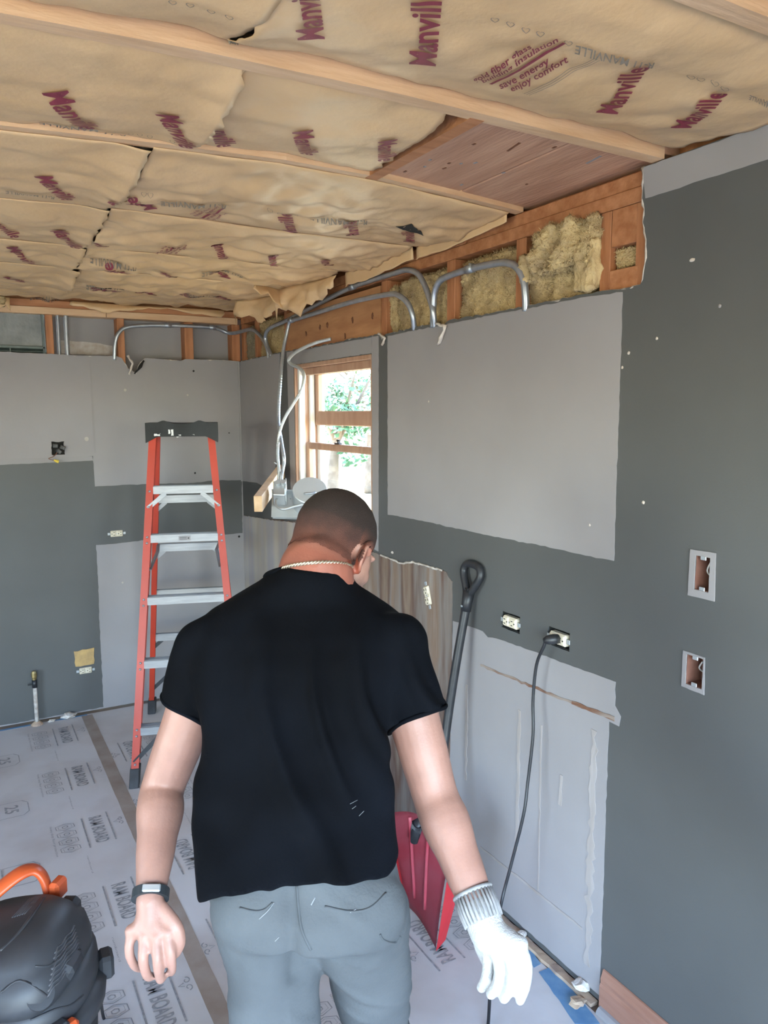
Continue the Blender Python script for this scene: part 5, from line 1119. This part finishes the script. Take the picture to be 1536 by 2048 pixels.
def bloop(center, rad):
    vs = {v for e in b.edges if e.is_boundary for v in e.verts if (v.co-center).length < rad}; best = []
    while vs:
        v = next(iter(vs)); lp = [v.co.copy()]; vs.discard(v); cur = v
        while True:
            nx = [e.other_vert(cur) for e in cur.link_edges if e.is_boundary and e.other_vert(cur) in vs]
            if not nx: break
            cur = nx[0]; vs.discard(cur); lp.append(cur.co.copy())
        if len(lp) > len(best): best = lp
    return best[::2]+[best[0]]
def ringloop(center, rad, n, bins=44, flatd=9.):
    a, q = frame_of(n); acc = [[] for _ in range(bins)]
    for v in {v for e in b.edges if e.is_boundary for v in e.verts if (v.co-center).length < rad and abs((v.co-center).dot(n)) < flatd}:
        d = v.co-center; acc[int((math.atan2(d.dot(q), d.dot(a))/(2*math.pi)+.5)*bins) % bins].append(v.co)
    P = [sum(x, V())/len(x) for x in acc if x]
    for _ in range(3): P = [P[i-1]*.25+P[i]*.5+P[(i+1) % len(P)]*.25 for i in range(len(P))]
    return P+[P[0]]
NECK, CUFL, CUFR = ringloop(NBv, .16, nn_), ringloop(cuL, .085, nL, 44, .012), ringloop(cuR, .085, nR, 44, .012)
bmesh.ops.solidify(b, geom=b.faces[:], thickness=.004)
lv_ = {v for e in b.edges if e.calc_length() > .028 for v in e.verts}
bmesh.ops.delete(b, geom=[v for v in lv_ if sum(e.calc_length() > .028 for e in v.link_edges) >= 2], context='VERTS')
sm = bpy.data.meshes.new('t_shirt'); b.to_mesh(sm); b.free(); shirt = link('t_shirt', sm, M['shirt'], person, True)
# collar ribbing and rolled cuffs along the openings
for nm, lp, r_ in (('collar',NECK,.006),('cuff',CUFL,.0040),('cuff',CUFR,.0040)):
    bm = bmesh.new(); T(bm, lp, r_, 8, cap=False); finish(nm, bm, 'shirt', shirt, True)
ca_ = (rt-nn_*rt.dot(nn_)).normalized(); cb_ = nn_.cross(ca_).normalized()
# dust streaks on the back of the shirt are left to the weave; a rope chain at the nape
M['chain'] = mat('silver rope chain', (.62,.56,.46), .3, (.42,.36,.28), 60, metal=.7)
bm = bmesh.new(); cN = C7+vw*.0-rt*.002+nn_*.024
for ph in (0, math.pi):
    pts = []
    for i in range(181):
        t = i*2*math.pi/180; c = cN+ca_*.0735*math.cos(t)+cb_*.0775*math.sin(t); o_ = (ca_*math.cos(t)+cb_*math.sin(t)); pts.append(c+(o_*math.cos(t*34+ph)+nn_*math.sin(t*34+ph))*.0020)
    T(bm, pts, .0021, 6, cap=False)
finish('necklace', bm, 'chain', person, True)
# wrist band on the bare hand
M['band'] = mat('dark band', (.02,.025,.03), .5); dw = (LWR-LEL).normalized(); a, q = frame_of(dw); cW = LWR+dw*.012
bm = bmesh.new(); T(bm, [cW-dw*.008, cW-dw*.008, cW+dw*.008, cW+dw*.008], [.024,.0315,.0315,.024], 28); wb = finish('wrist_band', bm, 'band', person)
bm = bmesh.new(); tc_ = (CAM-cW); tc_ = (tc_-dw*tc_.dot(dw)).normalized(); sd = dw.cross(tc_).normalized(); B(bm, cW+tc_*.031, (.030,.013,.006), Matrix((sd, dw, tc_)).transposed(), .002); finish('clasp', bm, 'steel', wb)
# work glove
M['glove'] = mat('white knit glove', (.46,.455,.455), .85, (.40,.40,.40), 40, bump=.4, bscale=300)
bm = bmesh.new(); hand(bm, RHAND, .0022); dG = (RWR-REL).normalized(); CAP(bm, [RWR-dG*.012, RWR+dG*.03], [.0305,.030], 20, 2)
b = voxel(bm, .0028, 2); gm = bpy.data.meshes.new('work_glove'); b.to_mesh(gm); b.free(); gl = link('work_glove', gm, M['glove'], person, True)
bm = bmesh.new(); a, q = frame_of(dG)
for k in range(28):
    t = 2*math.pi*k/28; o_ = a*math.cos(t)+q*math.sin(t); T(bm, [RWR-dG*.032+o_*.0315, RWR-dG*.005+o_*.0325, RWR+dG*.012+o_*.031], .0028, 6)
T(bm, [RWR-dG*.034+(a*math.cos(t)+q*math.sin(t))*.0315 for t in [i*2*math.pi/28 for i in range(29)]], .004, 6, cap=False)
M['cuffg'] = mat('grey knit cuff', (.20,.205,.215), .9, (.32,.32,.33), 50); finish('knit_cuff', bm, 'cuffg', gl, True)
# ---- trousers
M['pants'] = mat('grey work cloth', (.062,.070,.079), .85, (.098,.108,.118), 5, 7, .35, .75, bump=.15, bscale=200, spec=.3)
bm = bmesh.new(); S = []
for py, xl, xr, d, t in [(1600,425,768,1.325,.104),(1690,414,788,1.295,.114),(1770,420,802,1.28,.122),(1828,436,810,1.275,.112)]:
    L, R = AT(xl,py,d), AT(xr,py,d); S.append(((L+R)/2, (R-L)/2, vw*t))
ring_loft(bm, S, 32, 2.3)
ELL(bm, AT(528,1812,1.235), Matrix((rt,vw,UP)).transposed(), (.088,.068,.078)); ELL(bm, AT(708,1812,1.24), Matrix((rt,vw,UP)).transposed(), (.088,.068,.078))
CAP(bm, LEGL, [.090,.0775,.0745,.070,.074,.068], 22, 5); CAP(bm, LEGR, [.090,.073,.0600,.064,.070,.066], 22, 5)
b = voxel(bm, .006, 7)
for v in b.verts:
    p = v.co; u = (p-C7).dot(rt); z = p.z
    sgn = 1 if u > -.02 else -1
    g = .009*max(0,math.sin(z*75+sgn*u*55+noise.noise(p*7)*2.5))**2*max(0,noise.noise(p*5+V((3,0,0)))+.25)+.007*noise.noise(p*11)
    if .84 < z < 1.03: g -= .009*math.exp(-((u+.01)/.014)**2)+.0016*noise.noise(p*40)
    if abs(z-.86) < .03 and -.2 < u < .2: g -= .004*math.exp(-((u+.0)/.012)**2)
    v.co += v.normal*g
bmesh.ops.delete(b, geom=[v for v in b.verts if v.co.z < .075 or v.co.z > 1.075], context='VERTS'); bmesh.ops.solidify(b, geom=b.faces[:], thickness=.004)
tm = bpy.data.meshes.new('trousers'); b.to_mesh(tm); b.free(); tr_ = link('trousers', tm, M['pants'], person, True)
M['dust'] = mat('pale dust', (.26,.28,.30), .95, (.18,.20,.22), 40)
for pl in ([(480,1815),(510,1822),(530,1818),(545,1805)],[(650,1812),(700,1822),(740,1815),(772,1785)]): strip_on('pocket_edge', tr_, pl, .0030, 'pants', .0002)
strip_on('seat_seam', tr_, [(594,1770),(598,1820),(604,1860),(622,1900)], .0022, 'pants', .0006)
strip_on('side_pocket', tr_, [(760,1868),(768,1880),(790,1885),(800,1872)], .003, 'pants', .0002)
for pl in ([(518,1838),(535,1822),(548,1805)],[(550,1882),(558,1874)],[(622,1810),(630,1795)],[(700,1825),(712,1818)]): strip_on('dust_streak', tr_, pl, .0014, 'dust', .0004)
for pl in ([(700,1608),(715,1600)],[(718,1632),(728,1622)],[(704,1618),(712,1612)]): strip_on('dust_streak', shirt, pl, .0006, 'dust', .0002)
# ---- boots
M['boot'] = mat('brown work boot', (.13,.08,.05), .6, (.2,.13,.09), 10, bump=.2)
for A_, nm in ((LAN,'boot'),(RAN,'boot')):
    fd = (vw+rt*.1).normalized(); sd = V((fd.y,-fd.x,0)); g = V((A_.x,A_.y,0)); S = []
    bm = bmesh.new()
    ring_loft(bm, [(g-fd*.075+UP*.04, sd*.028, UP*.036),(g-fd*.06+UP*.045, sd*.036, UP*.045),(g-fd*.01+UP*.05, sd*.040, UP*.050),(g+fd*.06+UP*.042, sd*.044, UP*.042),(g+fd*.13+UP*.034, sd*.048, UP*.034),(g+fd*.18+UP*.028, sd*.040, UP*.027),(g+fd*.20+UP*.024, sd*.022, UP*.018)], 22, 2.6)
    CAP(bm, [g-fd*.02+UP*.06, A_+UP*.03, A_+UP*.08], [.046,.048,.050], 18)
    b = voxel(bm, .006, 4); me = bpy.data.meshes.new(nm); b.to_mesh(me); b.free(); bo = link(nm, me, M['boot'], person, True)
    bm = bmesh.new(); slab(bm, [g+fd*x+sd*y+UP*.0005 for x, y in ((-.085,-.03),(-.085,.03),(-.03,.042),(.06,.046),(.13,.05),(.19,.036),(.208,.0),(.19,-.036),(.13,-.05),(.06,-.046),(-.03,-.042))], [], (0,0,.022)); finish('sole', bm, 'rub', bo)
# ================================================================== OUTSIDE
M['lawn'] = mat('outdoor ground', (.36,.30,.20), .9, (.22,.22,.09), .5, bump=.3, bscale=6)
M['bounce_slab'] = mat('concrete patio', (.55,.46,.36), .85, (.48,.40,.31), 2, bump=.1)  # bright and warm so the unseen slab throws light back indoors
M['leaf'] = mat('leaf green', (.05,.11,.04), .6, (.08,.16,.06), 3); M['bark'] = mat('bark', (.10,.07,.05), .9, (.16,.12,.09), 8, bump=.5)
M['pickets'] = mat('white picket paint', (.36,.38,.40), .6)
bm = bmesh.new(); slab(bm, [V((-40,-40,-.16)),V((40,-40,-.16)),V((40,40,-.16)),V((-40,40,-.16))], [], (0,0,-.1)); gnd = finish('ground', bm, 'lawn'); struct(gnd)
def tree(x, y, h, r, label, seed, nl=1500):
    t = tag(empty('garden_tree', (x,y,-.16)), label, 'tree', 'trees seen through the window'); rnd = random.Random(seed)
    bm = bmesh.new(); top = V((x+.1,y,h*.55)); T(bm, spline([(x,y,-.16),(x+.05,y+.04,h*.25),top],5), [.14-.008*i for i in range(11)], 8)
    for k in range(7):
        a = k*2.4; T(bm, spline([top-V((0,0,h*.1)), top+V((math.cos(a)*r*.4,math.sin(a)*r*.4,h*.1)), top+V((math.cos(a)*r*.8,math.sin(a)*r*.8,h*(.12+.1*(k%3))))],4), [.05-.004*i for i in range(9)], 6)
    finish('trunk', bm, 'bark', t, True); bm = bmesh.new()
    cl = [(top+V((rnd.gauss(0,r*.5),rnd.gauss(0,r*.5),h*.12+rnd.gauss(0,h*.13))), rnd.uniform(.25,.5)*r) for _ in range(16)]
    for i in range(nl):
        c, rr = rnd.choice(cl); d = V((rnd.gauss(0,1),rnd.gauss(0,1),rnd.gauss(0,1))).normalized(); p = c+d*rr*rnd.uniform(.5,1)
        a = V((rnd.gauss(0,1),rnd.gauss(0,1),rnd.gauss(0,.6))).normalized(); b = a.orthogonal().normalized(); s = rnd.uniform(.035,.075)
        q = [bm.verts.new(p+a*s*1.3), bm.verts.new(p+b*s*.6), bm.verts.new(p-a*s*1.3), bm.verts.new(p-b*s*.6)]; bm.faces.new(q)
    f = finish('foliage', bm, 'leaf', t); f['kind'] = 'stuff'
def gp(px, d): q = AT(px, 837, d); return q.x, q.y
x_, y_ = gp(662,13.); tree(x_, y_, 2.7, .75, 'leafy garden tree seen in the left of the upper sash', 1)
x_, y_ = gp(738,18.); tree(x_, y_, 3.6, 1.2, 'leafy garden tree seen in the right of the upper sash', 2)
x_, y_ = gp(690,27.); tree(x_, y_, 1.9, 1.5, 'low round shrub behind the pickets in the lower sash', 3, 1500)
fa_, fb_ = V((*gp(560,21.),-.16)), V((*gp(820,23.),-.16)); fn = tag(empty('picket_fence', (fa_+fb_)/2), 'pale picket fence seen through the lower window sash', 'fence'); d_ = (fb_-fa_).normalized(); o_ = V((-d_.y,d_.x,0))*.02
for k in range(int((fb_-fa_).length/.12)):
    p = fa_+d_*(k*.12); q = p+d_*.07; bm = bmesh.new(); slab(bm, [p, q, q+V((0,0,.80)), (p+q)/2+V((0,0,.88)), p+V((0,0,.80))], [], o_); finish('picket', bm, 'pickets', fn)
for z in (.1,.6):
    p = fa_+V((0,0,z)); q = fb_+V((0,0,z)); bm = bmesh.new(); slab(bm, [p, q, q+V((0,0,.07)), p+V((0,0,.07))], [], -o_); finish('fence_rail', bm, 'pickets', fn)
bm = bmesh.new(); slab(bm, [V((-4.6,-11,-.155)),V((.5,-11,-.155)),V((.5,-5.85,-.155)),V((-4.6,-5.85,-.155))], [], (0,0,.03)); struct(finish('bounce_slab', bm, 'bounce_slab'))  # unseen slab, added so sunlight bounces warm onto the ceiling
